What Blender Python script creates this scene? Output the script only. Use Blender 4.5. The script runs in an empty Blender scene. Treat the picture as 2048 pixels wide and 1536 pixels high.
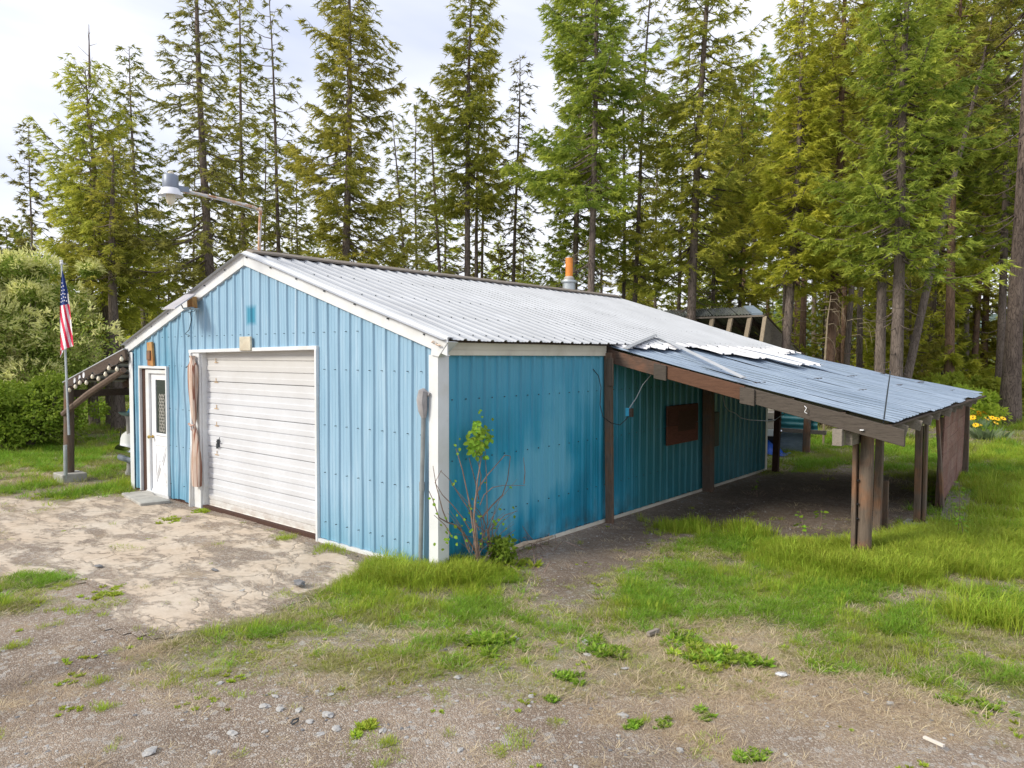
import bpy, bmesh, math, random
import numpy as np
from mathutils import Vector, Matrix

# ---------------------------------------------------------------- camera
D = bpy.data
SC = bpy.context.scene
COL = SC.collection
rad = math.radians
PITCH, YAW, FPX, ROLL, CAMH = rad(2.22), rad(40.0), 1447.0, 0.0027, 2.45
_F = Vector((-math.sin(YAW)*math.cos(PITCH), math.cos(YAW)*math.cos(PITCH), -math.sin(PITCH)))
_R0 = Vector((math.cos(YAW), math.sin(YAW), 0)); _U0 = _R0.cross(_F)
_R = (_R0 + _U0*ROLL).normalized(); _U = _R.cross(_F)
CAM = Vector((5.79988, -5.62767, CAMH))
cd = D.cameras.new('camera'); cam = D.objects.new('camera', cd); COL.objects.link(cam)
cd.sensor_width = 36; cd.lens = FPX/2048*36; cd.clip_end = 3000; cd.clip_start = 0.05
cam.matrix_world = Matrix.Translation(CAM) @ Matrix((_R, _U, -_F)).transposed().to_4x4()
SC.camera = cam

# ---------------------------------------------------------------- sky and sun
SUN_EL, SUN_AZ = rad(34), rad(203)          # azimuth from +Y clockwise: behind and left of the camera
W = D.worlds.new('World'); SC.world = W; W.use_nodes = True
nt = W.node_tree; N = nt.nodes; N.clear(); Lk = nt.links
sky = N.new('ShaderNodeTexSky'); sky.sky_type = 'NISHITA'; sky.sun_disc = False
sky.sun_elevation = SUN_EL; sky.sun_rotation = SUN_AZ
skm = N.new('ShaderNodeVectorMath'); skm.operation = 'SCALE'; skm.inputs['Scale'].default_value = 0.10
Lk.new(sky.outputs[0], skm.inputs[0])
tc = N.new('ShaderNodeTexCoord')
mp = N.new('ShaderNodeMapping'); mp.inputs['Scale'].default_value = (1.0, 1.0, 3.6)
Lk.new(tc.outputs['Generated'], mp.inputs[0])
nz = N.new('ShaderNodeTexNoise'); nz.inputs['Scale'].default_value = 1.7; nz.inputs['Detail'].default_value = 5
nz.inputs['Roughness'].default_value = 0.5; nz.inputs['Distortion'].default_value = 0.6
Lk.new(mp.outputs[0], nz.inputs['Vector'])
cr = N.new('ShaderNodeValToRGB')
cr.color_ramp.elements[0].position = 0.30; cr.color_ramp.elements[0].color = (0.43, 0.465, 0.58, 1)
cr.color_ramp.elements[1].position = 0.60; cr.color_ramp.elements[1].color = (0.675, 0.68, 0.72, 1)
Lk.new(nz.outputs[0], cr.inputs[0])
mx = N.new('ShaderNodeMix'); mx.data_type = 'RGBA'; mx.inputs[0].default_value = 0.9
Lk.new(skm.outputs[0], mx.inputs[6]); Lk.new(cr.outputs[0], mx.inputs[7])
bg = N.new('ShaderNodeBackground'); bg.inputs['Strength'].default_value = 1.0
wo = N.new('ShaderNodeOutputWorld')
Lk.new(mx.outputs[2], bg.inputs[0]); Lk.new(bg.outputs[0], wo.inputs[0])

sl = D.lights.new('sun', 'SUN'); sl.energy = 2.1; sl.angle = rad(15); sl.color = (1.0, 0.93, 0.80)
so = D.objects.new('sun', sl); COL.objects.link(so)
sdir = Vector((math.sin(SUN_AZ)*math.cos(SUN_EL), math.cos(SUN_AZ)*math.cos(SUN_EL), math.sin(SUN_EL)))
so.rotation_euler = sdir.to_track_quat('Z', 'Y').to_euler()
SC.view_settings.view_transform = 'Standard'; SC.view_settings.look = 'None'
SC.view_settings.exposure = 0.86; SC.view_settings.gamma = 1; SC.view_settings.use_curve_mapping = False
SC.render.engine = 'CYCLES'

# ---------------------------------------------------------------- helpers
def ray(px, py): return _F*FPX + _R*(px-1024) - _U*(py-768)
def at(px, py, axis, v):
    d = ray(px, py); t = (v-CAM[axis])/d[axis]; return CAM + d*t
def deep(px, py, depth): return CAM + ray(px, py)*(depth/FPX)
def onplane(px, py, p, n):
    d = ray(px, py); n = Vector(n); t = (Vector(p)-CAM).dot(n)/d.dot(n); return CAM + d*t
RG = np.random.default_rng(7); random.seed(7)

def mesh_np(name, V, F, mats=None, smooth=False, mi=None):
    """F: (n,3) or (n,4) int array"""
    me = D.meshes.new(name); V = np.asarray(V, np.float32); F = np.asarray(F, np.int32)
    k = F.shape[1]
    me.vertices.add(len(V)); me.vertices.foreach_set('co', V.ravel())
    me.loops.add(F.size); me.loops.foreach_set('vertex_index', F.ravel())
    me.polygons.add(len(F)); me.polygons.foreach_set('loop_start', np.arange(0, F.size, k, dtype=np.int32))
    if mi is not None: me.polygons.foreach_set('material_index', np.asarray(mi, np.int32))
    me.polygons.foreach_set('use_smooth', np.full(len(F), smooth))
    me.update(calc_edges=True)
    for m in (mats or []): me.materials.append(m)
    return me
def link(name, me, parent=None):
    o = D.objects.new(name, me); COL.objects.link(o)
    if parent: o.parent = parent
    return o
def tag(o, label=None, cat=None, group=None, kind=None):
    if label: o['label'] = label
    if cat: o['category'] = cat
    if group: o['group'] = group
    if kind: o['kind'] = kind
    return o
def empty(name, loc=(0,0,0), rz=0, label=None, cat=None, group=None):
    o = D.objects.new(name, None); COL.objects.link(o); o.location = loc; o.rotation_euler.z = rz
    o.empty_display_size = 0.1
    return tag(o, label, cat, group)
def copy_tree(o, parent=None):
    c = o.copy(); COL.objects.link(c); c.parent = parent
    for ch in list(o.children): copy_tree(ch, c)
    return c

class MB:
    def __init__(s): s.v = []; s.f = []; s.m = []
    def quad(s, a, b, c, d, m=0):
        i = len(s.v); s.v += [tuple(a), tuple(b), tuple(c), tuple(d)]; s.f.append((i,i+1,i+2,i+3)); s.m.append(m)
    def tri(s, a, b, c, m=0):
        i = len(s.v); s.v += [tuple(a), tuple(b), tuple(c)]; s.f.append((i,i+1,i+2)); s.m.append(m)
    def hexa(s, P, m=0):            # 8 pts: 0-3 bottom ring, 4-7 top ring
        i = len(s.v); s.v += [tuple(p) for p in P]
        for q in ((0,3,2,1),(4,5,6,7),(0,1,5,4),(1,2,6,5),(2,3,7,6),(3,0,4,7)):
            s.f.append(tuple(i+k for k in q)); s.m.append(m)
        return s
    def box(s, x0, x1, y0, y1, z0, z1, m=0):
        return s.hexa([(x0,y0,z0),(x1,y0,z0),(x1,y1,z0),(x0,y1,z0),(x0,y0,z1),(x1,y0,z1),(x1,y1,z1),(x0,y1,z1)], m)
    def beam(s, p0, p1, w, h, up=(0,0,1), m=0, jit=0):   # w across, h along up
        p0 = Vector(p0); p1 = Vector(p1); d = (p1-p0).normalized(); up = Vector(up)
        sd = d.cross(up)
        if sd.length < 1e-4: sd = d.cross(Vector((0,1,0)))
        sd.normalize(); u = sd.cross(d).normalized()
        P = []
        for p in (p0, p1):
            for a, b in ((-1,-1),(1,-1),(1,1),(-1,1)):
                P.append(p + sd*(a*w/2) + u*(b*h/2) + Vector([random.uniform(-jit,jit) for _ in range(3)]))
        return s.hexa(P, m)
    def tube(s, pts, rr, n=8, caps=True, m=0, rough=0):
        pts = [Vector(p) for p in pts]; k = len(pts)
        if not hasattr(rr, '__len__'): rr = [rr]*k
        base = len(s.v); prev = None
        for i, p in enumerate(pts):
            d = (pts[min(i+1,k-1)] - pts[max(i-1,0)]).normalized()
            a = d.cross(Vector((0,0,1)) if abs(d.z) < .95 else Vector((1,0,0))).normalized() if prev is None else (prev - d*prev.dot(d)).normalized()
            prev = a; b = d.cross(a)
            for j in range(n):
                t = 2*math.pi*j/n; r = rr[i]*(1+random.uniform(-rough,rough))
                s.v.append(tuple(p + a*(math.cos(t)*r) + b*(math.sin(t)*r)))
        for i in range(k-1):
            for j in range(n):
                s.f.append((base+i*n+j, base+i*n+(j+1)%n, base+(i+1)*n+(j+1)%n, base+(i+1)*n+j)); s.m.append(m)
        if caps:
            s.f.append(tuple(base+j for j in range(n))[::-1]); s.m.append(m)
            s.f.append(tuple(base+(k-1)*n+j for j in range(n))); s.m.append(m)
        return s
    def lathe(s, c, prof, n=20, m=0):        # prof: (r, z) list
        c = Vector(c); base = len(s.v); k = len(prof)
        for r, z in prof:
            for j in range(n):
                t = 2*math.pi*j/n; s.v.append((c.x+math.cos(t)*r, c.y+math.sin(t)*r, c.z+z))
        for i in range(k-1):
            for j in range(n):
                s.f.append((base+i*n+j, base+i*n+(j+1)%n, base+(i+1)*n+(j+1)%n, base+(i+1)*n+j)); s.m.append(m)
        return s
    def build(s, name, mat, parent=None, smooth=False, bevel=0):
        me = D.meshes.new(name); me.from_pydata(s.v, [], s.f); me.update()
        for mm in (mat if isinstance(mat, (list, tuple)) else [mat]): me.materials.append(mm)
        if any(s.m): me.polygons.foreach_set('material_index', s.m)
        if smooth:
            me.polygons.foreach_set('use_smooth', [True]*len(s.f))
            try: me.set_sharp_from_angle(angle=rad(40))
            except Exception: pass
        o = link(name, me, parent)
        if bevel:
            b = o.modifiers.new('bevel', 'BEVEL'); b.width = bevel; b.segments = 1; b.limit_method = 'ANGLE'
        return o

def fbm(x, y, seed=0, octs=4, sc=1.0):
    """2-D value noise in 0..1"""
    r = np.random.default_rng(1000+seed); T = r.random((256,256)); out = 0; amp = 1; tot = 0
    x = np.asarray(x, float)*sc + 1000.3; y = np.asarray(y, float)*sc + 1000.7
    for o in range(octs):
        xi = np.floor(x).astype(int); yi = np.floor(y).astype(int); fx = x-xi; fy = y-yi
        fx = fx*fx*(3-2*fx); fy = fy*fy*(3-2*fy)
        a = T[xi%256, yi%256]; b = T[(xi+1)%256, yi%256]; c = T[xi%256,(yi+1)%256]; d = T[(xi+1)%256,(yi+1)%256]
        out = out + amp*((a*(1-fx)+b*fx)*(1-fy) + (c*(1-fx)+d*fx)*fy); tot += amp; amp *= .5; x = x*2.03+17; y = y*2.03+5
    return out/tot

# ---------------------------------------------------------------- materials
class NT:
    def __init__(s, name):
        s.mat = D.materials.new(name); s.mat.use_nodes = True; s.t = s.mat.node_tree; s.N = s.t.nodes; s.L = s.t.links
        s.N.clear(); s.out = s.N.new('ShaderNodeOutputMaterial'); s.p = s.N.new('ShaderNodeBsdfPrincipled')
        s.L.new(s.p.outputs[0], s.out.inputs[0]); s.tc = s.N.new('ShaderNodeTexCoord')
    def coord(s, scale=(1,1,1), which='Object', rot=(0,0,0)):
        m = s.N.new('ShaderNodeMapping'); m.inputs['Scale'].default_value = scale; m.inputs['Rotation'].default_value = rot
        s.L.new(s.tc.outputs[which], m.inputs[0]); return m.outputs[0]
    def noise(s, scale=5, detail=4, rough=.55, vec=None, dist=0, coordscale=(1,1,1)):
        n = s.N.new('ShaderNodeTexNoise'); n.inputs['Scale'].default_value = scale; n.inputs['Detail'].default_value = detail
        n.inputs['Roughness'].default_value = rough; n.inputs['Distortion'].default_value = dist
        s.L.new(vec if vec is not None else s.coord(coordscale), n.inputs['Vector']); return n.outputs[0]
    def voro(s, scale=5, feature='F1', out='Distance', vec=None, rnd=1):
        n = s.N.new('ShaderNodeTexVoronoi'); n.feature = feature; n.inputs['Scale'].default_value = scale
        n.inputs['Randomness'].default_value = rnd
        s.L.new(vec if vec is not None else s.coord(), n.inputs['Vector']); return n.outputs[out]
    def ramp(s, fac, stops):
        r = s.N.new('ShaderNodeValToRGB'); e = r.color_ramp.elements
        while len(e) < len(stops): e.new(0.5)
        for q, (p, c) in zip(e, stops):
            q.position = p; q.color = (c, c, c, 1) if isinstance(c, (int, float)) else (*c, 1)
        s.L.new(fac, r.inputs[0]); return r.outputs[0]
    def mix(s, fac, a, b, mode='MIX'):
        m = s.N.new('ShaderNodeMix'); m.data_type = 'RGBA'; m.blend_type = mode
        for v, i in ((fac, 0), (a, 6), (b, 7)):
            if isinstance(v, (int, float)): m.inputs[i].default_value = v if i == 0 else (v, v, v, 1)
            elif isinstance(v, tuple): m.inputs[i].default_value = (*v, 1)
            else: s.L.new(v, m.inputs[i])
        return m.outputs[2]
    def math(s, op, a, b=0.0, clamp=False):
        m = s.N.new('ShaderNodeMath'); m.operation = op; m.use_clamp = clamp
        for v, i in ((a, 0), (b, 1)):
            if isinstance(v, (int, float)): m.inputs[i].default_value = v
            else: s.L.new(v, m.inputs[i])
        return m.outputs[0]
    def attr(s, name):
        a = s.N.new('ShaderNodeAttribute'); a.attribute_name = name; return a.outputs['Fac']
    def objrand(s): return s.N.new('ShaderNodeObjectInfo').outputs['Random']
    def sep(s, which='Object'):
        x = s.N.new('ShaderNodeSeparateXYZ'); s.L.new(s.tc.outputs[which], x.inputs[0]); return x.outputs
    def set(s, color=None, rough=None, metal=None, spec=None):
        if color is not None:
            if isinstance(color, tuple): s.p.inputs['Base Color'].default_value = (*color, 1)
            else: s.L.new(color, s.p.inputs['Base Color'])
        if rough is not None:
            if isinstance(rough, (int, float)): s.p.inputs['Roughness'].default_value = rough
            else: s.L.new(rough, s.p.inputs['Roughness'])
        if metal is not None: s.p.inputs['Metallic'].default_value = metal
        if spec is not None: s.p.inputs['Specular IOR Level'].default_value = spec
        return s
    def bump(s, h, strength=.3, dist=.01):
        b = s.N.new('ShaderNodeBump'); b.inputs['Strength'].default_value = strength; b.inputs['Distance'].default_value = dist
        s.L.new(h, b.inputs['Height']); s.L.new(b.outputs[0], s.p.inputs['Normal']); return s

def simple(name, c, rough=.6, metal=0, var=.25, nscale=8, bump=.15, spec=.5, cs=(1,1,1), dirt=None):
    t = NT(name); n = t.noise(nscale, 5, .6, coordscale=cs)
    lo = tuple(x*(1-var) for x in c); hi = tuple(min(1, x*(1+var)) for x in c)
    col = t.ramp(n, [(.3, lo), (.7, hi)])
    if dirt:
        n2 = t.noise(nscale*.35+.8, 6, .65); col = t.mix(t.ramp(n2, [(.5, 0), (.72, .7)]), col, dirt)
    t.set(col, rough, metal, spec)
    if bump: t.bump(t.noise(nscale*5, 3, coordscale=cs), bump, .004)
    return t.mat

def wood(name, c, dark=.45, grain=(1,1,1), warm=None, rough=.85):
    """weathered timber; grain = stretch of the noise (small along the board)"""
    t = NT(name)
    v = t.coord(grain)
    g = t.noise(14, 8, .7, vec=v, dist=.8); k = t.noise(2.2, 4, .6)
    col = t.ramp(g, [(.28, tuple(x*dark for x in c)), (.5, c), (.75, tuple(min(1, x*1.35) for x in c))])
    if warm: col = t.mix(t.ramp(k, [(.45, 0), (.62, .85)]), col, t.mix(1.0, warm, t.ramp(g, [(.3, .55), (.7, 1.2)]), 'MULTIPLY'))
    col = t.mix(t.math('MULTIPLY', t.objrand(), .35), col, tuple(x*.5 for x in c))
    t.set(col, rough, 0, .25); t.bump(g, .55, .006); return t.mat

M = {}
# faded blue paint on the gable wall: chalky, greener near the foot, a few streaks
t = NT('faded_blue_paint'); z = t.sep()
st = t.noise(6, 5, .6, coordscale=(1, 1, .12)); bl = t.noise(1.1, 4, .6)
c = t.ramp(st, [(.25, (.20, .355, .485)), (.55, (.255, .415, .55)), (.8, (.36, .51, .63))])
low = t.math('MULTIPLY', t.math('SUBTRACT', .75, z[2], True), 1.3, True)
c = t.mix(t.math('MULTIPLY', low, t.ramp(bl, [(.3, .15), (.7, .75)])), c, (.065, .27, .40))
lft = t.math('MULTIPLY', t.math('SUBTRACT', -5.55, z[0], True), t.ramp(bl, [(.35, .1), (.65, 1)]))
c = t.mix(t.math('MULTIPLY', lft, .6), c, (.035, .235, .35))
# darker original paint where a sign hung, left of the ridge line
dx = t.math('SUBTRACT', .16, t.math('ABSOLUTE', t.math('ADD', z[0], 3.86))); dz = t.math('SUBTRACT', .16, t.math('ABSOLUTE', t.math('SUBTRACT', z[2], 3.03)))
c = t.mix(t.ramp(t.math('MINIMUM', dx, dz), [(.0, 0), (.07, .9)]), c, (.012, .22, .35))
c = t.mix(t.ramp(t.noise(9, 5, .7), [(.66, 0), (.76, .25)]), c, (.05, .25, .38))
c = t.mix(t.ramp(t.noise(16, 4, .6, coordscale=(1,1,.05)), [(.6, 0), (.78, .35)]), c, (.58, .68, .74))
t.set(c, t.ramp(bl, [(.3, .34), (.7, .5)]), 0, .6); t.bump(t.noise(3, 3, coordscale=(1,1,.5)), .25, .01); M['blue'] = t.mat
# less faded teal side wall with chalky bands
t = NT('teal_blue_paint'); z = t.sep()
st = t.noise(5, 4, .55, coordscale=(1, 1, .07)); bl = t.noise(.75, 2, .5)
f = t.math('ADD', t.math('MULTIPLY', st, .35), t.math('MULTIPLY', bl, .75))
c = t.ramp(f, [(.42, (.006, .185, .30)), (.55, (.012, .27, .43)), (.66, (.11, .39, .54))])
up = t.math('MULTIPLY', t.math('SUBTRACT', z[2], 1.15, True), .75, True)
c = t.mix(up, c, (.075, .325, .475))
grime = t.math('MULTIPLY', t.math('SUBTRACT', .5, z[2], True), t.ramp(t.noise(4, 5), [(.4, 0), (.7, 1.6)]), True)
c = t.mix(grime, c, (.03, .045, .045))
lean_shade = t.math('MULTIPLY', t.math('SUBTRACT', z[1], 3.6, True), .8, True)
c = t.mix(lean_shade, c, (.02, .15, .165))  # shade under the lean-to, painted into the wall colour
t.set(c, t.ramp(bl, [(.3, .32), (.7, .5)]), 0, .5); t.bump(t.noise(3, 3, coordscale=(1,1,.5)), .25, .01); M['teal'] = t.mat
def ribbed_white(name, c, rust=.5):
    t = NT(name); n = t.noise(1.3, 5, .6); s_ = t.noise(7, 5, .65, coordscale=(.15, 1, 1))
    col = t.ramp(n, [(.3, tuple(x*.82 for x in c)), (.7, c)])
    col = t.mix(t.ramp(s_, [(.55, 0), (.78, .35)]), col, (.42, .43, .44))
    col = t.mix(t.ramp(t.noise(18, 4, .7), [(.7, 0), (.8, rust)]), col, (.3, .22, .16))
    t.set(col, .42, .0, .5); t.bump(n, .2, .02); return t.mat
M['roof'] = ribbed_white('white_roof_sheet', (.45, .47, .50), .3)
t = NT('galvanised_sheet'); n = t.noise(2.0, 6, .65, coordscale=(.25, 1, 1)); n2 = t.noise(12, 4, .7, coordscale=(.08, 1, 1))
c = t.ramp(n, [(.3, (.20, .26, .34)), (.65, (.32, .395, .49))])
c = t.mix(t.ramp(n2, [(.55, 0), (.75, .5)]), c, (.45, .52, .61))
c = t.mix(t.ramp(t.noise(5, 5, .7), [(.66, 0), (.78, .5)]), c, (.25, .24, .26))
t.set(c, .42, .35, .5); t.bump(n, .2, .02); M['galv'] = t.mat
M['patch'] = ribbed_white('torn_white_sheet', (.70, .70, .72), .3)
M['galvwhite'] = simple('dull_flashing', (.44,.46,.49), .4, .2, .1, 4, .05)
M['white'] = simple('white_trim_paint', (.66, .68, .70), .4, 0, .07, 2.5, .05, dirt=(.55, .54, .50))
M['cream'] = simple('cream_trim', (.66, .63, .54), .5, 0, .08, 2, .05, dirt=(.42, .38, .30))
# garage door: white steel with grime, rust marks near the left
t = NT('garage_door_white'); z = t.sep()
n = t.noise(1.6, 6, .65); n2 = t.noise(5, 6, .7, coordscale=(1, 1, 2.5))
c = t.ramp(n, [(.3, (.53, .54, .565)), (.65, (.60, .62, .66))])
top = t.math('MULTIPLY', t.math('SUBTRACT', z[2], 1.75, True), 1.1, True)
c = t.mix(t.math('MULTIPLY', top, .6), c, (.50, .46, .38))
c = t.mix(t.ramp(n2, [(.66, 0), (.80, .45)]), c, (.46, .38, .28))
c = t.mix(t.math('MULTIPLY', t.math('SUBTRACT', .28, z[2], True), 2.2, True), c, t.mix(t.ramp(n2, [(.4, 0), (.6, 1)]), (.72, .68, .58), (.45, .33, .2)))
t.set(c, .4, 0, .5); t.bump(t.noise(90, 2), .12, .002); M['gdoor'] = t.mat
M['whitedoor'] = simple('white_entry_door', (.78, .79, .82), .35, 0, .05, 2, .03, dirt=(.62, .6, .57))
M['glass'] = NT('window_glass').set((.02, .03, .035), .06, 0, .8).mat
M['brown_dark'] = wood('dark_brown_stud', (.075, .040, .030), .5, (4, 4, .4))
M['wood_z'] = wood('weathered_post', (.15, .115, .09), .45, (4, 4, .35), warm=(.26, .13, .07))
M['wood_x'] = wood('weathered_beam', (.10, .07, .055), .4, (.4, 4, 4), warm=(.24, .115, .07))
M['wood_y'] = wood('weathered_rafter', (.27, .235, .20), .4, (4, .4, 4))
M['brace'] = wood('brace_log', (.15, .11, .085), .5, (.5, 3, 3))
M['wood_dark'] = wood('dark_old_timber', (.10, .075, .06), .4, (.5, 3, 3))
M['wood_grey'] = wood('grey_plywood', (.20, .175, .15), .45, (2, .6, 1.6))
M['wood_pale'] = wood('pale_rafter', (.30, .245, .18), .6, (3, 3, .5))
M['wood_new'] = wood('varnished_plank', (.50, .30, .12), .55, (4, 4, .5), warm=(.40, .13, .04))
M['hardboard'] = wood('red_brown_board', (.235, .12, .095), .6, (2, .5, 2), warm=(.33, .215, .18))
M['concrete'] = simple('pale_concrete', (.36, .35, .32), .9, 0, .2, 6, .5)
M['pipe'] = simple('grey_conduit', (.25, .27, .28), .5, .3, .2, 6, .1)
M['galvpipe'] = simple('galvanised_pipe', (.42, .46, .48), .4, .5, .15, 6, .05)
t = NT('rusty_white_pipe'); n = t.noise(9, 6, .7)
t.set(t.ramp(n, [(.40, (.62, .62, .62)), (.52, (.55, .36, .22)), (.66, (.30, .10, .04))]), .6, 0, .4); t.bump(n, .3, .004); M['rustpipe'] = t.mat
M['orange'] = simple('orange_flue', (.70, .24, .035), .6, 0, .3, 6, .1, cs=(1,1,.5), dirt=(.35, .13, .04))
M['black'] = simple('black_rubber', (.012, .012, .014), .5, 0, .2, 6, 0)
M['steel'] = simple('dark_screw', (.06, .07, .08), .4, .5, .1, 4, 0)
M['chrome'] = NT('chrome').set((.62, .64, .67), .12, 1).mat
M['carpaint'] = NT('white_car_paint').set((.72, .74, .76), .18, 0, .6).mat
M['beigepaint'] = simple('beige_truck_paint', (.48, .42, .33), .35, 0, .08, 3, 0)
M['tarp'] = simple('blue_tarp', (.010, .10, .52), .35, 0, .2, 5, .3)
M['tealsheet'] = simple('teal_sheet', (.02, .17, .20), .45, 0, .25, 4, .1)
M['paleboard'] = wood('pale_blue_grey_board', (.30, .38, .42), .6, (.5, 3, 3))
M['bulb'] = NT('bulb_glass').set((.72, .66, .52), .25, 0, .6).mat
M['lampwhite'] = simple('lamp_refractor', (.72, .74, .80), .3, 0, .05, 3, 0)
M['lampgrey'] = simple('lamp_housing', (.20, .23, .29), .45, .2, .15, 5, .05)
M['cloth'] = simple('pinkish_cloth', (.45, .31, .26), .95, 0, .45, 5, .4, cs=(5,5,.4))
M['red'] = simple('flag_red', (.62, .025, .075), .8, 0, .08, 6, .05)
M['flagwhite'] = simple('flag_white', (.76, .76, .78), .8, 0, .05, 6, .05)
M['navy'] = simple('flag_blue', (.012, .035, .17), .8, 0, .1, 6, .05)
M['solar'] = simple('solar_face', (.45, .43, .47), .25, 0, .12, 4, 0)
M['bluebox'] = simple('blue_box', (.06, .40, .62), .4, 0, .1, 4, 0)
M['plate'] = simple('licence_plate', (.72, .74, .76), .4, 0, .04, 4, 0)
M['yellow'] = simple('yellow_petal', (.85, .52, .01), .7, 0, .12, 6, 0)
M['cream_block'] = simple('weathered_cream_board', (.52, .48, .38), .85, 0, .25, 9, .2, dirt=(.25, .18, .12))

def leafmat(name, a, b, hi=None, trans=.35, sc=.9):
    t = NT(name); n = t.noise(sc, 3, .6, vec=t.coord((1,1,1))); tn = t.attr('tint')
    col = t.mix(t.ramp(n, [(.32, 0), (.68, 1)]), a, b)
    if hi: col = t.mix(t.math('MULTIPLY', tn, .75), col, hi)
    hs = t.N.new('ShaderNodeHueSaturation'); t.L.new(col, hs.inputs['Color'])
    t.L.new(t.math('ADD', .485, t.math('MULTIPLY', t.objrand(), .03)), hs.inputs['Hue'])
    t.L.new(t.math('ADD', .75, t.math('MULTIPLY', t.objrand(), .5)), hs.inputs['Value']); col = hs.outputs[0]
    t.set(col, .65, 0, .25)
    tr = t.N.new('ShaderNodeBsdfTranslucent'); t.L.new(col, tr.inputs[0])
    ms = t.N.new('ShaderNodeMixShader'); ms.inputs[0].default_value = trans
    t.L.new(t.p.outputs[0], ms.inputs[1]); t.L.new(tr.outputs[0], ms.inputs[2]); t.L.new(ms.outputs[0], t.out.inputs[0])
    return t.mat
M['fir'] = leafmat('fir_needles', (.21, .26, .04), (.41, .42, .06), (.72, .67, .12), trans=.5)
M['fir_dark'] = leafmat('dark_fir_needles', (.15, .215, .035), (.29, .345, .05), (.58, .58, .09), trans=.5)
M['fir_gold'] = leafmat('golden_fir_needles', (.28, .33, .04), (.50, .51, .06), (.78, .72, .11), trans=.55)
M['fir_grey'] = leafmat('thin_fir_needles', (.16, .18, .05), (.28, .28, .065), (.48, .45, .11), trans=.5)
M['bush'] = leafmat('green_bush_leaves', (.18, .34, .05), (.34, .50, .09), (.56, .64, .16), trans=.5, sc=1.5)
M['bushflower'] = leafmat('pale_yellow_leaves', (.62, .68, .22), (.74, .74, .30), (.84, .80, .42), trans=.45, sc=1.5)
M['weedleaf'] = leafmat('dark_weed_leaves', (.11, .24, .02), (.20, .36, .03), (.42, .52, .07), trans=.4, sc=3)
M['shrub'] = leafmat('bright_shrub_leaves', (.22, .36, .035), (.40, .50, .06), (.60, .60, .08), trans=.5, sc=.8)
M['leaf'] = leafmat('round_green_leaves', (.16, .30, .025), (.27, .42, .04), (.46, .54, .07), trans=.4, sc=3)
M['grass'] = leafmat('fresh_grass', (.19, .33, .02), (.34, .46, .035), (.60, .60, .10), trans=.45, sc=.6)
M['straw'] = leafmat('dry_grass', (.44, .33, .19), (.54, .43, .28), (.66, .57, .42), trans=.3, sc=.6)
M['olive'] = leafmat('dull_olive_grass', (.20, .24, .06), (.34, .36, .10), (.56, .50, .20), trans=.4, sc=.9)
M['deep'] = leafmat('deep_green_grass', (.13, .28, .02), (.22, .40, .03), (.44, .54, .08), trans=.45, sc=.9)
M['flower_leaf'] = leafmat('grey_green_leaves', (.16, .26, .12), (.24, .34, .17), (.35, .42, .25), sc=2)
def bark(name, c, c2):
    t = NT(name); n = t.noise(5, 6, .7, coordscale=(1, 1, .25)); nv = t.N.new('ShaderNodeTexNoise'); nv.inputs['Scale'].default_value = 4; t.L.new(t.coord((1,1,.3)), nv.inputs['Vector'])
    wv = t.N.new('ShaderNodeVectorMath'); wv.operation = 'MULTIPLY_ADD'; t.L.new(nv.outputs[1], wv.inputs[0]); wv.inputs[1].default_value = (.35,.35,.35); t.L.new(t.coord((1,1,.16)), wv.inputs[2])
    v = t.voro(15, 'DISTANCE_TO_EDGE', vec=wv.outputs[0])
    col = t.mix(t.ramp(n, [(.35, 0), (.65, 1)]), c, c2)
    col = t.mix(t.ramp(v, [(.0, .75), (.12, 0)]), col, tuple(x*.3 for x in c))
    col = t.mix(t.math('MULTIPLY', t.objrand(), .4), col, tuple(x*.55 for x in c))
    t.set(col, .95, 0, .15); t.bump(v, .8, .03); return t.mat
M['bark'] = bark('grey_bark', (.15, .12, .105), (.27, .22, .19))
M['bark_red'] = bark('red_brown_bark', (.17, .105, .075), (.33, .22, .155))
M['bark_pine'] = bark('grey_brown_pine_bark', (.12, .092, .08), (.25, .195, .165))
M['twig'] = simple('twig', (.16, .12, .10), .9, 0, .3, 8, 0)
M['stem'] = simple('shrub_stem', (.22, .15, .12), .9, 0, .35, 8, .1)
M['rock'] = simple('pale_stone', (.36, .355, .345), .85, 0, .3, 5, .3)
M['rock2'] = simple('grey_stone', (.16, .16, .165), .85, 0, .3, 7, .3)
M['grille'] = simple('lattice_pale', (.42, .40, .36), .6, 0, .1, 4, 0)

# ---------------------------------------------------------------- terrain
def gz(x, y):
    x = np.asarray(x, float); y = np.asarray(y, float)
    d = np.hypot(x+2, y-5); s = np.clip((d-17)/35, 0, 1); s = s*s*(3-2*s)
    right = np.clip((x+12)/14, 0, 1)
    h = s*(.25+.45*right)
    near = np.clip(np.maximum.reduce([-x-8.4, x-.35, -y-.3, y-10.2]), 0, .6)/.6
    h = h + near*((fbm(x, y, 3, 3, .55)-.5)*.09 + (fbm(x, y, 4, 3, 2.4)-.5)*.03)
    return h
def poly(pts): return np.array([(lambda v: (v.x, v.y))(at(px, py, 2, 0)) for px, py in pts])
def inside(P, x, y):
    r = np.zeros(x.shape, bool); n = len(P)
    for i in range(n):
        x0, y0 = P[i]; x1, y1 = P[(i+1) % n]
        c = (y0 > y) != (y1 > y)
        r ^= c & (x < (x1-x0)*(y-y0)/((y1-y0) if y1 != y0 else 1e-9) + x0)
    return r
_J = [(math.cos(a)*q, math.sin(a)*q) for q, k in ((.0, 1), (.5, 5), (1.0, 8)) for a in [2*math.pi*i/k for i in range(k)]]
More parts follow.
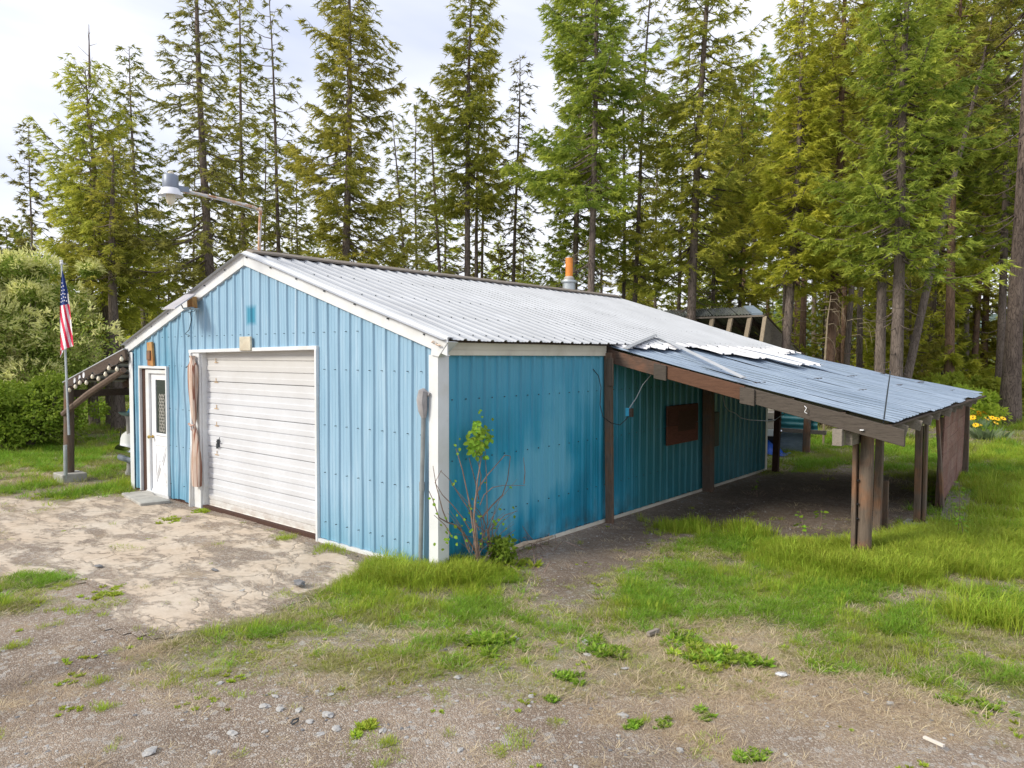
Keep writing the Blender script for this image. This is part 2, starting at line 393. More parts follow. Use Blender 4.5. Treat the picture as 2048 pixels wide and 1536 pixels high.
def soft(P, x, y, r=.25, warp=.5, seed=11):
    wx = x + (fbm(x, y, seed, 4, 1.1)-.5)*2*warp; wy = y + (fbm(x, y, seed+1, 4, 1.1)-.5)*2*warp
    return sum(inside(P, wx+a*r, wy+b*r).astype(float) for a, b in _J)/len(_J)

lush = poly([(560,1225),(640,1150),(740,1120),(860,1120),(960,1145),(1060,1180),(1110,1250),(1180,1215),(1230,1140),(1330,1085),(1400,1055),(1480,1075),(1560,1085),
             (1700,1085),(1830,1060),(1880,1000),(1925,930),(1990,930),(2080,935),(2500,930),(2700,1100),(2048,1180),(1900,1165),(1750,1190),(1700,1250),(1560,1240),(1400,1250),(1240,1280),(1100,1280),(980,1270),(850,1260),(700,1270),(560,1290),(400,1290),(410,1258)])
thin = poly([(390,1300),(560,1220),(700,1120),(1060,1160),(1200,1120),(1400,1060),(1700,1070),(1900,980),(2600,900),(3200,1500),(2048,1440),(1850,1350),(1500,1300),(1300,1310),(1180,1330),(950,1335),(760,1320),(620,1350),(450,1330)])
strawp = poly([(1180,1300),(1300,1240),(1450,1190),(1560,1200),(1700,1290),(1850,1380),(1980,1450),(1750,1470),(1500,1440),(1250,1400)])
aprpoly = poly([(-700,985),(-300,985),(0,995),(130,1002),(240,988),(330,1016),(400,1026),(470,1040),(632,1094),(700,1118),(730,1145),(620,1180),(560,1212),(480,1250),(380,1268),(300,1268),(240,1258),(225,1225),(230,1185),(150,1150),(40,1150),(-60,1160),(-300,1150),(-900,1120)])
leftgrass = poly([(-2500,1100),(-700,975),(0,1040),(110,1022),(180,1000),(268,984),(268,930),(268,860),(268,800),(-400,790),(-3000,800)])
leftpath = [poly([(-300,1010),(0,1008),(130,985),(235,962),(228,954),(100,975),(-10,992),(-300,990)]), poly([(-200,968),(30,955),(120,958),(190,955),(190,945),(80,945),(-200,955)]),
            poly([(-100,985),(0,972),(120,962),(125,955),(0,960),(-100,970)])]
patches = [poly([(0,1145),(60,1128),(130,1135),(180,1152),(120,1178),(40,1188),(0,1185)]), poly([(-40,1060),(30,1052),(60,1066),(50,1078),(-20,1084)]),
           poly([(-60,1205),(60,1195),(110,1205),(30,1222),(-60,1230)]), poly([(600,1320),(660,1312),(715,1330),(700,1350),(620,1352)])]
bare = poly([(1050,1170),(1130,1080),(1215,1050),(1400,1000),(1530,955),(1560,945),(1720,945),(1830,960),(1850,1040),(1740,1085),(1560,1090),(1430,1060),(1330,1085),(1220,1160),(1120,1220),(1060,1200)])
backdirt = poly([(1640,870),(1750,865),(1900,880),(2100,885),(2600,900),(2600,870),(2048,865),(1850,855),(1700,850)])
backdirt2 = poly([(1640,935),(1690,925),(1720,945),(1690,965),(1640,960)])

def masks(x, y):
    x = np.asarray(x, float); y = np.asarray(y, float)
    n1 = fbm(x, y, 21, 4, .9); n2 = fbm(x, y, 22, 4, 2.6); n3 = fbm(x, y, 23, 3, .35)
    L_ = soft(lush, x, y, .35, .35, 31); T_ = soft(thin, x, y, .5, .5, 33)
    g = np.clip(L_*(.55+.9*n1), 0, 1)
    g = np.maximum(g, T_*np.clip((n1*.55+n2*.6-.38)*2.8, 0, .95))
    lg = soft(leftgrass, x, y, .3, .25, 35)
    pth = np.maximum.reduce([soft(p, x, y, .3, .25, 37) for p in leftpath])
    g = np.maximum(g, lg*(1-.93*pth)*np.clip(.55+.8*(n1-.3), .3, 1))
    for p in patches: g = np.maximum(g, soft(p, x, y, .15, .18, 39)*.95)
    rc = (x > 0.2) | (y > 10.4)
    far = rc & (y > 11.8 - np.clip(x-3, 0, 2)*2.2)
    bd = np.maximum(soft(backdirt, x, y, .6, .6, 41), soft(backdirt2, x, y, .3, .3, 43))
    g = np.where(far, np.maximum(g, (1-bd)*np.clip(.5+1.1*(n1-.35), .25, 1)), g)
    g = np.where((y > 9) | (x < -9) & (y > -.2), np.maximum(g, (1-bd)*(1-pth)*.75), g)
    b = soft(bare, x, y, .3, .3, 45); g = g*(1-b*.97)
    inb = (x > -8.05) & (x < .03) & (y > -.05) & (y < 10); g = np.where(inb, 0, g)
    dry = np.clip(soft(strawp, x, y, .5, .6, 47)*(.20+.85*n2), 0, 1)
    dry = np.maximum(dry, T_*np.clip((n2-.48)*2.4, 0, .5)); dry = np.maximum(dry, lg*np.clip((n1-.42)*2.2, 0, .6))
    front = np.clip(1-T_, 0, 1)*(y < 2)
    dry = np.maximum(dry, front*np.clip((n2+n1*.5-.92)*3, 0, .55))
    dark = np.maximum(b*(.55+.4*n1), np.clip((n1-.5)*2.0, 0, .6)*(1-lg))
    con = soft(aprpoly, x, y, .12, .16, 49)
    return g, dry, dark, con

t = NT('ground'); g = t.attr('grass'); dr = t.attr('dry'); dk = t.attr('dark'); cn = t.attr('concrete')
nb = t.noise(1.4, 6, .65); nf = t.noise(45, 5, .75); nm = t.noise(9, 6, .7)
vs = t.voro(95, 'F1', 'Color'); vd = t.voro(95); vr = t.voro(23, 'F1', 'Color')
sx = t.N.new('ShaderNodeSeparateXYZ'); t.L.new(vs, sx.inputs[0]); sr = t.N.new('ShaderNodeSeparateXYZ'); t.L.new(vr, sr.inputs[0])
c = t.ramp(nb, [(.3, (.29, .22, .165)), (.7, (.44, .36, .285))])
c = t.mix(t.ramp(t.noise(.55, 5, .7), [(.36, .6), (.6, 0)]), c, (.15, .115, .09))
c = t.mix(t.ramp(nf, [(.35, .6), (.55, 0)]), c, (.13, .10, .08))
c = t.mix(t.ramp(sx.outputs[0], [(.74, 0), (.86, .7)]), c, (.50, .46, .41))
c = t.mix(t.ramp(sr.outputs[1], [(.90, 0), (.94, .6)]), c, (.46, .44, .41))
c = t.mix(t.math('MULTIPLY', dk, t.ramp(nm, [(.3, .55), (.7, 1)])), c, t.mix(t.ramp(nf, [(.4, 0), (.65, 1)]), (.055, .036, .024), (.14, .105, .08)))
sw = t.noise(30, 6, .8, dist=1.5)
c = t.mix(t.math('MULTIPLY', dr, t.ramp(sw, [(.35, .25), (.6, 1.2)]), True), c, t.mix(t.ramp(sw, [(.3, 0), (.7, 1)]), (.34, .24, .13), (.60, .46, .29)))
c = t.mix(t.math('MULTIPLY', g, t.ramp(nm, [(.3, .35), (.65, 1)]), True), c, t.mix(t.ramp(sw, [(.3, 0), (.7, 1)]), (.065, .115, .022), (.17, .24, .05)))
# broken concrete: pale tan slab, dirt drifted over it, cracks
v2 = t.coord((1, 1, 1)); w = t.N.new('ShaderNodeVectorMath'); w.operation = 'MULTIPLY_ADD'
nc = t.N.new('ShaderNodeTexNoise'); nc.inputs['Scale'].default_value = 2.5; nc.inputs['Detail'].default_value = 5; t.L.new(v2, nc.inputs['Vector'])
t.L.new(nc.outputs[1], w.inputs[0]); w.inputs[1].default_value = (.55, .55, .55); t.L.new(v2, w.inputs[2])
cr1 = t.voro(1.25, 'DISTANCE_TO_EDGE', vec=w.outputs[0]); cr2 = t.voro(4.5, 'DISTANCE_TO_EDGE', vec=w.outputs[0])
dirtn = t.noise(1.5, 8, .72, dist=.4, coordscale=(.8, 1.6, 1)); dirt2 = t.noise(11, 6, .75)
cc = t.ramp(t.noise(.9, 5, .6), [(.3, (.50, .40, .30)), (.5, (.56, .475, .38)), (.7, (.59, .53, .45))])
cc = t.mix(t.ramp(dirt2, [(.42, .0), (.62, .35)]), cc, (.34, .27, .20))
cc = t.mix(t.ramp(cr1, [(.0, .8), (.010, 0)]), cc, (.09, .07, .05))
cc = t.mix(t.math('MULTIPLY', t.ramp(cr2, [(.0, .6), (.013, 0)]), t.ramp(nb, [(.5, 0), (.66, 1)])), cc, (.12, .09, .07))
dm = t.ramp(t.math('ADD', t.math('MULTIPLY', dirtn, .8), t.math('MULTIPLY', dirt2, .2)), [(.49, 0), (.56, 1)])
cmask = t.math('MULTIPLY', t.ramp(t.math('ADD', cn, t.math('MULTIPLY', t.math('SUBTRACT', dirt2, .5), .9)), [(.44, 0), (.50, 1)]), t.math('SUBTRACT', 1.0, t.math('MULTIPLY', dm, .88)))
c = t.mix(cmask, c, cc)
h = t.math('ADD', t.math('MULTIPLY', nf, .5), t.math('MULTIPLY', vd, -.7)); h = t.math('ADD', h, t.math('MULTIPLY', nm, .8))
h = t.math('MULTIPLY', h, t.math('SUBTRACT', 1.0, t.math('MULTIPLY', cmask, .75)))
h = t.math('ADD', h, t.math('MULTIPLY', cmask, .55)); h = t.math('ADD', h, t.math('MULTIPLY', t.ramp(cr1, [(.0, 0), (.03, 1)]), t.math('MULTIPLY', cmask, .5)))
t.set(c, .95, 0, .15); t.bump(h, .75, .022); M['ground'] = t.mat

def axis_grid(lo, hi, step, far, grow=1.16):
    a = list(np.arange(lo, hi+1e-6, step)); s = step
    while a[-1] < far: s *= grow; a.append(a[-1]+s)
    s = step; b = []
    p = lo
    while p > -far: s *= grow; p -= s; b.append(p)
    return np.array(b[::-1]+a)
def grid_mesh(name, gx, gy, zf, mat, attrs=None, keep=None):
    X_, Y_ = np.meshgrid(gx, gy, indexing='ij'); nx, ny = X_.shape
    Vv = np.stack([X_.ravel(), Y_.ravel(), zf(X_.ravel(), Y_.ravel())], 1)
    I = np.arange(nx*ny).reshape(nx, ny)
    Fq = np.stack([I[:-1,:-1].ravel(), I[1:,:-1].ravel(), I[1:,1:].ravel(), I[:-1,1:].ravel()], 1)
    at_ = attrs(X_.ravel(), Y_.ravel()) if attrs else {}
    if keep is not None:
        k = keep(at_); Fq = Fq[k[Fq].any(1)]
        used = np.unique(Fq); rm = np.full(len(Vv), -1); rm[used] = np.arange(len(used)); Fq = rm[Fq]; Vv = Vv[used]
        at_ = {a: b[used] for a, b in at_.items()}
    me = mesh_np(name, Vv, Fq, [mat], smooth=True)
    for a, b in at_.items():
        A = me.attributes.new(a, 'FLOAT', 'POINT'); A.data.foreach_set('value', b.astype(np.float32))
    return link(name, me)
def gattr(concrete):
    def f(x, y):
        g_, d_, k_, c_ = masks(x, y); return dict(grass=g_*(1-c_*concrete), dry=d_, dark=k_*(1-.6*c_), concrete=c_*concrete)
    return f
gx = axis_grid(-17, 8.5, .13, 1500); gy = axis_grid(-6, 17, .13, 1500)
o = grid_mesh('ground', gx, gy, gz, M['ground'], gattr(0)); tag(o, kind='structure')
o = grid_mesh('concrete_apron', np.arange(-17, .3, .07), np.arange(-4.6, .5, .07), lambda x, y: gz(x, y)+.008, M['ground'], gattr(1), keep=lambda a: a['concrete'] > .12)
tag(o, kind='structure')

# far wooded hills behind the forest
def hills():
    mb = MB(); n = 90; base = len(mb.v)
    for r, zf in ((420, -2), (520, .55), (700, 1.0), (1000, .6)):
        for i in range(n+1):
            a = rad(-80+160*i/n) + YAW; hh = 28+26*float(fbm(i*.22, 3.3, 5, 4)) if zf > 0 else 0
            mb.v.append((CAM.x-math.sin(a)*r, CAM.y+math.cos(a)*r, zf*hh if zf > 0 else -2))
    for k in range(3):
        for i in range(n):
            q = base+k*(n+1)+i; mb.f.append((q, q+1, q+n+2, q+n+1)); mb.m.append(0)
    tt = NT('far_hill'); nn = tt.noise(.03, 6, .7)
    tt.set(tt.ramp(nn, [(.35, (.05, .085, .07)), (.65, (.11, .15, .13))]), 1, 0, .1)
    o = mb.build('hills', tt.mat, smooth=True); tag(o, kind='structure')
hills()

# ---------------------------------------------------------------- garage
WX, EAVE, RX, RZ = -7.95, 2.62, -3.975, 3.93
SLOPE = (RZ-EAVE)/(.19-RX)                     # outer roof plane falls from ridge to x=.19
def roofz(x): return RZ - SLOPE*abs(x-RX)
garage = empty('metal_garage', (-3.975, 5, 0), 0, 'pale blue ribbed steel garage with white roof and wide roll-up door', 'garage')
def P_(o, par=None):    # parent keeping world coordinates
    par = par or garage; o.parent = par; w = Vector(par.location); q = par.parent
    while q: w += Vector(q.location); q = q.parent
    if o.type == 'MESH': o.data.transform(Matrix.Translation(-w)) if False else None
    o.location = -w
    return o
# mesh data stay in world coordinates; children sit at -parent location
def ribs(u0, u1, pitch=.2286, rw=.045, rh=.02, off=0.0, minor=True):
    """profile of a ribbed sheet: list of (u, h)"""
    pts = [(u0, 0)]
    k0 = math.floor((u0-off)/pitch)-1; k1 = math.ceil((u1-off)/pitch)+1
    for k in range(k0, k1+1):
        c_ = off+k*pitch
        seq = [(c_-rw/2-.012, 0), (c_-rw/2+.004, rh), (c_+rw/2-.004, rh), (c_+rw/2+.012, 0)]
        if minor:
            for q in (.36, .64): m_ = c_+pitch*q; seq += [(m_-.012, 0), (m_-.005, .004), (m_+.005, .004), (m_+.012, 0)]
        for a in seq:
            if u0+.001 < a[0] < u1-.001: pts.append(a)
    pts.append((u1, 0)); return pts
def sheet(prof, v0f, v1f, place, nv=1, name='siding_panel', mat=None, parent=None, warp=None):
    V = []; F = []; k = len(prof)
    for j in range(nv+1):
        for (u, h) in prof:
            a, b = v0f(u), v1f(u); v = a+(b-a)*j/nv
            if warp: h = h + warp(u, v)
            V.append(place(u, v, h))
    for j in range(nv):
        for i in range(k-1): F.append((j*k+i, j*k+i+1, (j+1)*k+i+1, (j+1)*k+i))
    me = mesh_np(name, V, F, [mat]); return P_(link(name, me), parent)
soffit = lambda u: roofz(u)-.06
def dent(u, v):
    s = 0
    if -6.5 < u < -5.6: s += .022*math.sin(u*11+v*2.2)*math.sin(v*3.1+1) * (1 if u > -6.3 else .3)
    if u > -6.4 and u < -5.7 and v < 1: s += .03*math.exp(-((u+5.85)/.05)**2)*(1-v)
    return s + .004*math.sin(u*7+v*3)
front = lambda u, v, h: (u, -h, v)
DZ, GZ_ = 2.255, 2.53           # door header, garage door header
def front_panel(a, b, z0, z1, nv=1):
    sheet(ribs(a, b, off=.03, rh=.024), z0, z1, front, nv, 'siding_panel', M['blue'], warp=dent)
FP = [(-7.93, -7.53, lambda u: .05, soffit, 6), (-7.53, -6.50, lambda u: DZ+.0, soffit, 3), (-6.50, -5.66, lambda u: .04+.02*math.sin(u*9), soffit, 14)]
for a, b in ((-5.66,-4.9),(-4.9,-3.98),(-3.98,-3.07),(-3.07,-2.24)): FP.append((a, b, lambda u: GZ_, soffit, 3))
for a, b in ((-2.24,-1.44),(-1.44,-.62),(-.62,-.01)): FP.append((a, b, lambda u: .05, soffit, 6))
for a in FP: front_panel(*a)
side = lambda u, v, h: (h, u, v)
for a, b in ((.0,.92),(.92,1.83),(1.83,2.74),(2.74,3.66),(3.66,4.57),(4.57,5.49),(5.49,6.40),(6.40,7.32),(7.32,8.23),(8.23,9.14),(9.14,9.78)):
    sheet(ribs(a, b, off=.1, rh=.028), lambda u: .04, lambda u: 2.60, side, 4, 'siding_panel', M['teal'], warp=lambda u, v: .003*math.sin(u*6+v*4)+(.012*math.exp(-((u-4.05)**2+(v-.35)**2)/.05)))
for a in np.arange(0, 9.7, .98):      # far-left wall and back wall
    sheet(ribs(a, min(a+.98, 9.79), off=.1, minor=False), lambda u: .04, lambda u: 2.60, lambda u, v, h: (WX-h, u, v), 1, 'siding_panel', M['blue'])
for a in np.arange(WX, -.1, .994):
    sheet(ribs(a, min(a+.994, -.01), off=.1, minor=False), lambda u: .04, soffit, lambda u, v, h: (u, 9.79+h, v), 1, 'siding_panel', M['teal'])
# roof sheets, ridge to eave, both slopes
cs, sn = math.cos(math.atan(SLOPE)), math.sin(math.atan(SLOPE))
rlen = (.19-RX)/cs
for i, a in enumerate(np.arange(-.12, 10.1, .9144)):
    b = min(a+.9144, 10.24)
    for sg in (1, -1):
        wob = random.uniform(-.012, .012)
        sheet(ribs(a, b, off=.02, rh=.021), lambda u: .0, lambda u, w_=wob: rlen+w_, lambda u, v, h, sg=sg, i=i: (RX+sg*(v*cs+h*sn), u, RZ-v*sn+h*cs+.002*(i % 2)), 5,
              'roof_panel', M['roof'], warp=lambda u, v: .004*math.sin(u*3+v*2))
# under-roof deck so no light leaks through
m = MB()
for sg in (1, -1): m.hexa([(RX, .0, RZ-.07), (RX+sg*4.02, .0, RZ-.07-SLOPE*4.02), (RX+sg*4.02, 10.18, RZ-.07-SLOPE*4.02), (RX, 10.18, RZ-.07),
                           (RX, .0, RZ-.012), (RX+sg*4.02, .0, RZ-.012-SLOPE*4.02), (RX+sg*4.02, 10.18, RZ-.012-SLOPE*4.02), (RX, 10.18, RZ-.012)])
P_(m.build('roof_deck', M['wood_dark']))
# old board ridge cap
m = MB()
y = .02
while y < 10.1:
    e = min(y+random.uniform(1.8, 2.6), 10.15)
    for sg in (1, -1): m.hexa([(RX, y, RZ+.035), (RX+sg*.13, y, RZ+.035-.13*SLOPE), (RX+sg*.13, e, RZ+.03-.13*SLOPE), (RX, e, RZ+.035), (RX, y, RZ+.07), (RX+sg*.14, y, RZ+.06-.13*SLOPE), (RX+sg*.14, e-.01, RZ+.055-.13*SLOPE), (RX, e-.01, RZ+.07)])
    y = e
P_(m.build('ridge_cap', M['wood_y']))
# rake trim, two lengths per side, with a top return
def rake(x0, x1, yy=-.045, lift=0.0, name='rake_trim'):
    m = MB(); z0, z1 = roofz(x0)+.03+lift, roofz(x1)+.03+lift; hgt = .205
    m.hexa([(x0, yy, z0-hgt), (x1, yy, z1-hgt), (x1, yy+.02, z1-hgt), (x0, yy+.02, z0-hgt), (x0, yy, z0), (x1, yy, z1), (x1, yy+.02, z1), (x0, yy+.02, z0)])
    m.hexa([(x0, yy+.02, z0-.004), (x1, yy+.02, z1-.004), (x1, yy+.11, z1-.004), (x0, yy+.11, z0-.004), (x0, yy+.02, z0+.006), (x1, yy+.02, z1+.006), (x1, yy+.11, z1+.006), (x0, yy+.11, z0+.006)])
    m.hexa([(x0, yy+.004, z0-hgt), (x1, yy+.004, z1-hgt), (x1, yy+.05, z1-hgt), (x0, yy+.05, z0-hgt), (x0, yy+.004, z0-hgt+.008), (x1, yy+.004, z1-hgt+.008), (x1, yy+.05, z1-hgt+.008), (x0, yy+.05, z0-hgt+.008)])
    return P_(m.build(name, M['white'], bevel=.003))
rake(RX+.001, -.55); rake(-.57, .20, -.052, .004); rake(-8.10, -5.62, -.052, .003); rake(-5.64, RX-.001)
# bent trim tail at right eave corner
m = MB(); m.hexa([(-.05,-.058,2.46),(.07,-.058,2.44),(.06,.06,2.44),(-.05,-.045,2.46),(-.02,-.06,2.64),(.22,-.062,2.60),(.235,.09,2.60),(-.02,-.05,2.64)])
P_(m.build('bent_trim_end', M['white']))
m = MB(); m.tube([(-.02,-.07,2.60),(.02,-.09,2.61),(.05,-.07,2.585),(.08,-.10,2.575),(.13,-.09,2.56)], .010, 6, rough=.4); P_(m.build('rusty_hook', M['rustpipe']))
# eave fascia (right), cream with a groove
m = MB(); m.box(.0, .055, .08, 3.36, 2.455, 2.515); m.box(.0, .048, .08, 3.36, 2.515, 2.522); m.box(.0, .058, .08, 3.36, 2.522, 2.60); P_(m.build('eave_fascia', M['cream']))
m = MB(); m.box(-8.01, -7.955, .05, 9.8, 2.455, 2.60); P_(m.build('eave_fascia', M['cream']))
# corner trims
m = MB(); m.box(-.105, .040, -.036, -.028, .02, 2.46); m.box(.032, .040, -.028, .135, .02, 2.46); P_(m.build('corner_trim', M['white']))
m = MB(); m.box(-7.975, -7.83, -.032, -.024, .02, 2.50); m.box(-7.982, -7.975, -.032, .15, .02, 2.5); P_(m.build('corner_trim', M['white']))
m = MB(); m.box(.032, .040, 9.70, 9.80, .02, 1.62+1); m.box(-.1, .03, 9.80, 9.81, .02, 2.6); P_(m.build('corner_trim', M['cream']))
# base strips
m = MB(); m.hexa([(-2.27,-.035,-.01),(-.75,-.035,-.0),(-.75,-.0,-.0),(-2.27,.0,-.01),(-2.27,-.035,.045),(-.75,-.035,.05),(-.75,.0,.05),(-2.27,0,.045)]); P_(m.build('base_trim', M['white']))
m = MB(); m.box(.02, .045, .2, 9.75, -.03, .045); P_(m.build('base_board', M['cream']))
m = MB(); m.box(-7.9, -.02, .01, .08, -.05, .05); m.box(-.06, .0, .05, 9.78, -.05, .05); P_(m.build('sill_plate', M['brown_dark']))
# garage door opening: header, jambs
m = MB(); m.hexa([(-5.70,-.04,2.485),(-2.22,-.04,2.525),(-2.22,.12,2.525),(-5.70,.12,2.485),(-5.70,-.04,2.535),(-2.22,-.04,2.578),(-2.22,.12,2.578),(-5.70,.12,2.535)]); P_(m.build('door_header', M['white'], bevel=.004))
m = MB(); m.box(-2.262, -2.222, -.045, .11, -.05, 2.53); P_(m.build('door_jamb', M['white'], bevel=.003))
m = MB(); m.box(-5.665, -5.615, -.048, -.02, .0, 2.49); m.box(-5.665, -5.40, -.02, .02, -.02, 2.49); m.box(-5.42, -5.38, .02, .14, -.02, 2.49); P_(m.build('door_jamb', M['white'], bevel=.003))
m = MB(); m.hexa([(-5.70,-.07,.0),(-5.63,-.09,.0),(-5.62,-.03,.0),(-5.69,-.02,0),(-5.67,-.05,1.0),(-5.64,-.055,1.0),(-5.63,-.03,1.0),(-5.66,-.03,1.0)]); P_(m.build('bent_flashing', M['white']))
# sectional door: 5 sections, each with 3 lapped ribs
gd = empty('garage_door', (0,0,0)); gd.parent = garage; gd.location = (-3.83+3.975, .1-5, 0)
GDL = Vector((-3.83, .1, 0))
def GP(o): o.parent = gd; o.location = -GDL; return o
x0, x1, z0, z1 = -5.385, -2.262, -.03, 2.55; nsec = 5; sh = (z1-z0)/nsec
for s_ in range(nsec):
    V = []; F = []; za = z0+s_*sh+.003; zb = z0+(s_+1)*sh-.003; k = 0
    prof = [(za, .03)]
    for r_ in range(3):
        q0 = za+(zb-za)*r_/3; q1 = za+(zb-za)*(r_+1)/3; hh = q1-q0
        prof += [(q0+.004, .0), (q0+hh*.42, -.004), (q0+hh*.46, .006), (q0+hh*.90, .004), (q0+hh*.94, .017), (q1-.002, .017)]
    prof.append((zb, .03))
    wob = [0.0]*5
    for (z_, d_) in prof:
        for i in range(2): V.append((x0 if i == 0 else x1, .10+d_, z_))
    for i in range(len(prof)-1): F.append((2*i, 2*i+1, 2*i+3, 2*i+2))
    GP(link('door_section', mesh_np('door_section', V, F, [M['gdoor']])))
m = MB(); m.box(x0, x1, .14, .17, z0, z1); GP(m.build('door_backing', M['gdoor']))
m = MB(); m.box(x0, x1, .085, .14, -.05, -.028); GP(m.build('bottom_seal', M['black']))
# handle and worn marks of old hardware on the door
m = MB(); m.box(-5.02, -5.0, .06, .10, 1.0, 1.13); m.box(-5.03, -4.93, .055, .07, 1.085, 1.10); m.tube([(-4.95,.06,1.09),(-4.93,.05,1.14),(-4.92,.06,1.17)], .006, 6); m.box(-5.06,-5.045,.07,.1,.98,1.06); GP(m.build('door_handle', M['steel']))
M['rustmark'] = simple('rust_mark', (.42, .30, .18), .8)
for z_ in (2.33, 2.02, 1.33, .87, 1.6): m = MB(); m.box(-5.13+random.uniform(-.02,.02), -5.02, .092, .0975, z_, z_+.012); m.box(-5.09, -5.075, .093, .0965, z_+.012, z_+.07); GP(m.build('rust_mark', M['rustmark']))

# added dark sheet, no real wall: blocks light so the gaps read dark
m = MB(); m.box(-7.6, -.2, .30, .33, .0, 2.5); P_(m.build('dark_backing', M['wood_dark']))

# entry door
ed = empty('entry_door'); ed.parent = garage; EDL = Vector((-6.95, .05, 0)); ed.location = EDL-Vector(garage.location)
def EP(o): o.parent = ed; o.location = -EDL; return o
m = MB(); m.box(-7.555, -6.475, -.05, .0, 2.215, 2.26); m.box(-7.555, -7.515, -.05, .0, .03, 2.215); m.box(-6.515, -6.475, -.05, .0, .06, 2.215); EP(m.build('outer_frame', M['white'], bevel=.003))
m = MB(); m.box(-7.515, -7.36, -.0, .04, .0, 2.215); EP(m.build('exposed_stud', M['brown_dark']))
m = MB(); m.box(-7.36, -7.235, -.012, .05, .0, 2.2); m.box(-7.235, -6.515, -.012, .05, 2.13, 2.2); m.box(-7.36, -6.5, -.03, .05, -.0, .06); EP(m.build('inner_frame', M['white'], bevel=.003))
dx0, dx1 = -7.225, -6.52
m = MB(); m.box(dx0, dx1, .03, .06, .06, 2.13)
m.box(dx0, dx1, .018, .03, .06, .10); EP(m.build('door_slab', M['whitedoor'], bevel=.004))
wx0, wx1, wz0, wz1 = -7.02, -6.62, 1.10, 2.02
m = MB()
for a, b, c_, d_ in ((wx0-.045,wx1+.045,wz1,wz1+.045),(wx0-.045,wx1+.045,wz0-.045,wz0),(wx0-.045,wx0,wz0,wz1),(wx1,wx1+.045,wz0,wz1)): m.box(a, b, .008, .03, c_, d_)
wf = EP(m.build('window', M['whitedoor'], bevel=.004))
m = MB(); m.box(wx0, wx1, .021, .0245, wz0, wz1); g_ = m.build('pane', M['glass']); g_.parent = ed; g_.location = -EDL
m = MB(); k = 0
for i in range(-9, 16):
    for sgn in (1, -1):
        a = wx0+.08 + i*.06; pts = []
        for q in range(0, 15):
            px_ = a + sgn*q*.03*1.0; pz_ = wz0+.02 + q*.055 if True else 0
            if wx0+.09 < px_ < wx1-.06 and pz_ < wz1-.22: pts.append((px_, .0185, pz_))
        if len(pts) > 1: m.beam(pts[0], pts[-1], .012, .002, up=(0,1,0))
EP(m.build('lattice', M['grille']))
# crossbuck mouldings
m = MB(); cx, hx, cz, hz = -6.87, .20, .55, .34
def mold(a, b): m.beam((a[0], .024, a[1]), (b[0], .024, b[1]), .022, .016, up=(0,1,0))
for s1 in (1, -1):
    mold((cx-hx, cz+s1*hz), (cx+hx, cz+s1*hz)); mold((cx-hx, cz+s1*hz), (cx-.03, cz+s1*.05)); mold((cx+hx, cz+s1*hz), (cx+.03, cz+s1*.05))
    mold((cx+s1*hx, cz-hz+.06), (cx+s1*.06, cz)); mold((cx+s1*hx, cz+hz-.06), (cx+s1*.06, cz)); mold((cx+s1*hx, cz-hz+.06), (cx+s1*hx, cz+hz-.06))
EP(m.build('crossbuck_panel', M['whitedoor'], bevel=.005))
m = MB(); m.lathe((0,0,0), [(.028,0),(.028,.012),(.012,.015),(.012,.05),(.028,.055),(.032,.075),(.02,.09),(0.001,.092)], 14)
m.v = [(-7.16+a, .018-c_, 1.02+b) for a, b, c_ in m.v]; EP(m.build('knob', simple('brass', (.50,.36,.12), .35, .9), smooth=True))
# screws in rows on the ribs
m = MB(); n_ = 0
for z_ in (.28, .93, 1.55, 2.27, 2.75):
    for x_ in np.arange(-7.85, -.1, .2286):
        for dx_ in (0, ):
            xx = x_+dx_+.05
            if z_ < 2.4 and (-7.55 < xx < -6.45 or -5.7 < xx < -2.2): continue
            if z_ > roofz(xx)-.3: continue
            m.box(xx-.0038, xx+.0038, -.028, -.0, z_-.0038, z_+.0038)
for z_ in (.55, 1.25, 1.95):
    for y_ in np.arange(.22, 9.7, .2286): m.box(0, .012, y_-.006, y_+.006, z_-.006, z_+.006)
o = P_(m.build('screw', M['steel'])); tag(o, kind='stuff')
m = MB()
for y_ in np.arange(.02, 10.2, .2286):
    for v_ in (.25, 1.2, 2.3, 3.3, 4.15):
        X0 = RX+v_*cs+.003; m.box(X0-.006, X0+.006, y_+.11-.006, y_+.11+.006, RZ-v_*sn+.0, RZ-v_*sn+.014)
for x_ in np.arange(-7.6, .0, .62): m.box(x_-.009, x_+.009, -.066, -.04, roofz(x_)-.05, roofz(x_)-.033)
o = P_(m.build('roof_screw', M['steel'])); tag(o, kind='stuff')

# chimney
ch = at(1138, 580, 0, -4.6); cy_ = ch.y
fl = empty('chimney_flue', (-4.6, cy_, roofz(-4.6)), 0, 'orange rusted stove pipe rising from a galvanised collar behind the roof ridge', 'chimney')
m = MB(); m.lathe((0,0,-.05), [(.155,0),(.155,.56),(.19,.565),(.20,.59),(.19,.62),(.10,.63)], 20); m.build('collar', M['galvpipe'], fl, smooth=True)
m = MB(); m.lathe((0,0,.57), [(.125,0),(.13,.06),(.092,.10)], 18); m.build('storm_ring', simple('ring_grey', (.4,.38,.36), .6, .3), fl, smooth=True)
m = MB(); m.lathe((0,0,.62), [(.088,0),(.088,.50),(.082,.50),(.082,.1)], 18); m.build('pipe', M['orange'], fl, smooth=True)

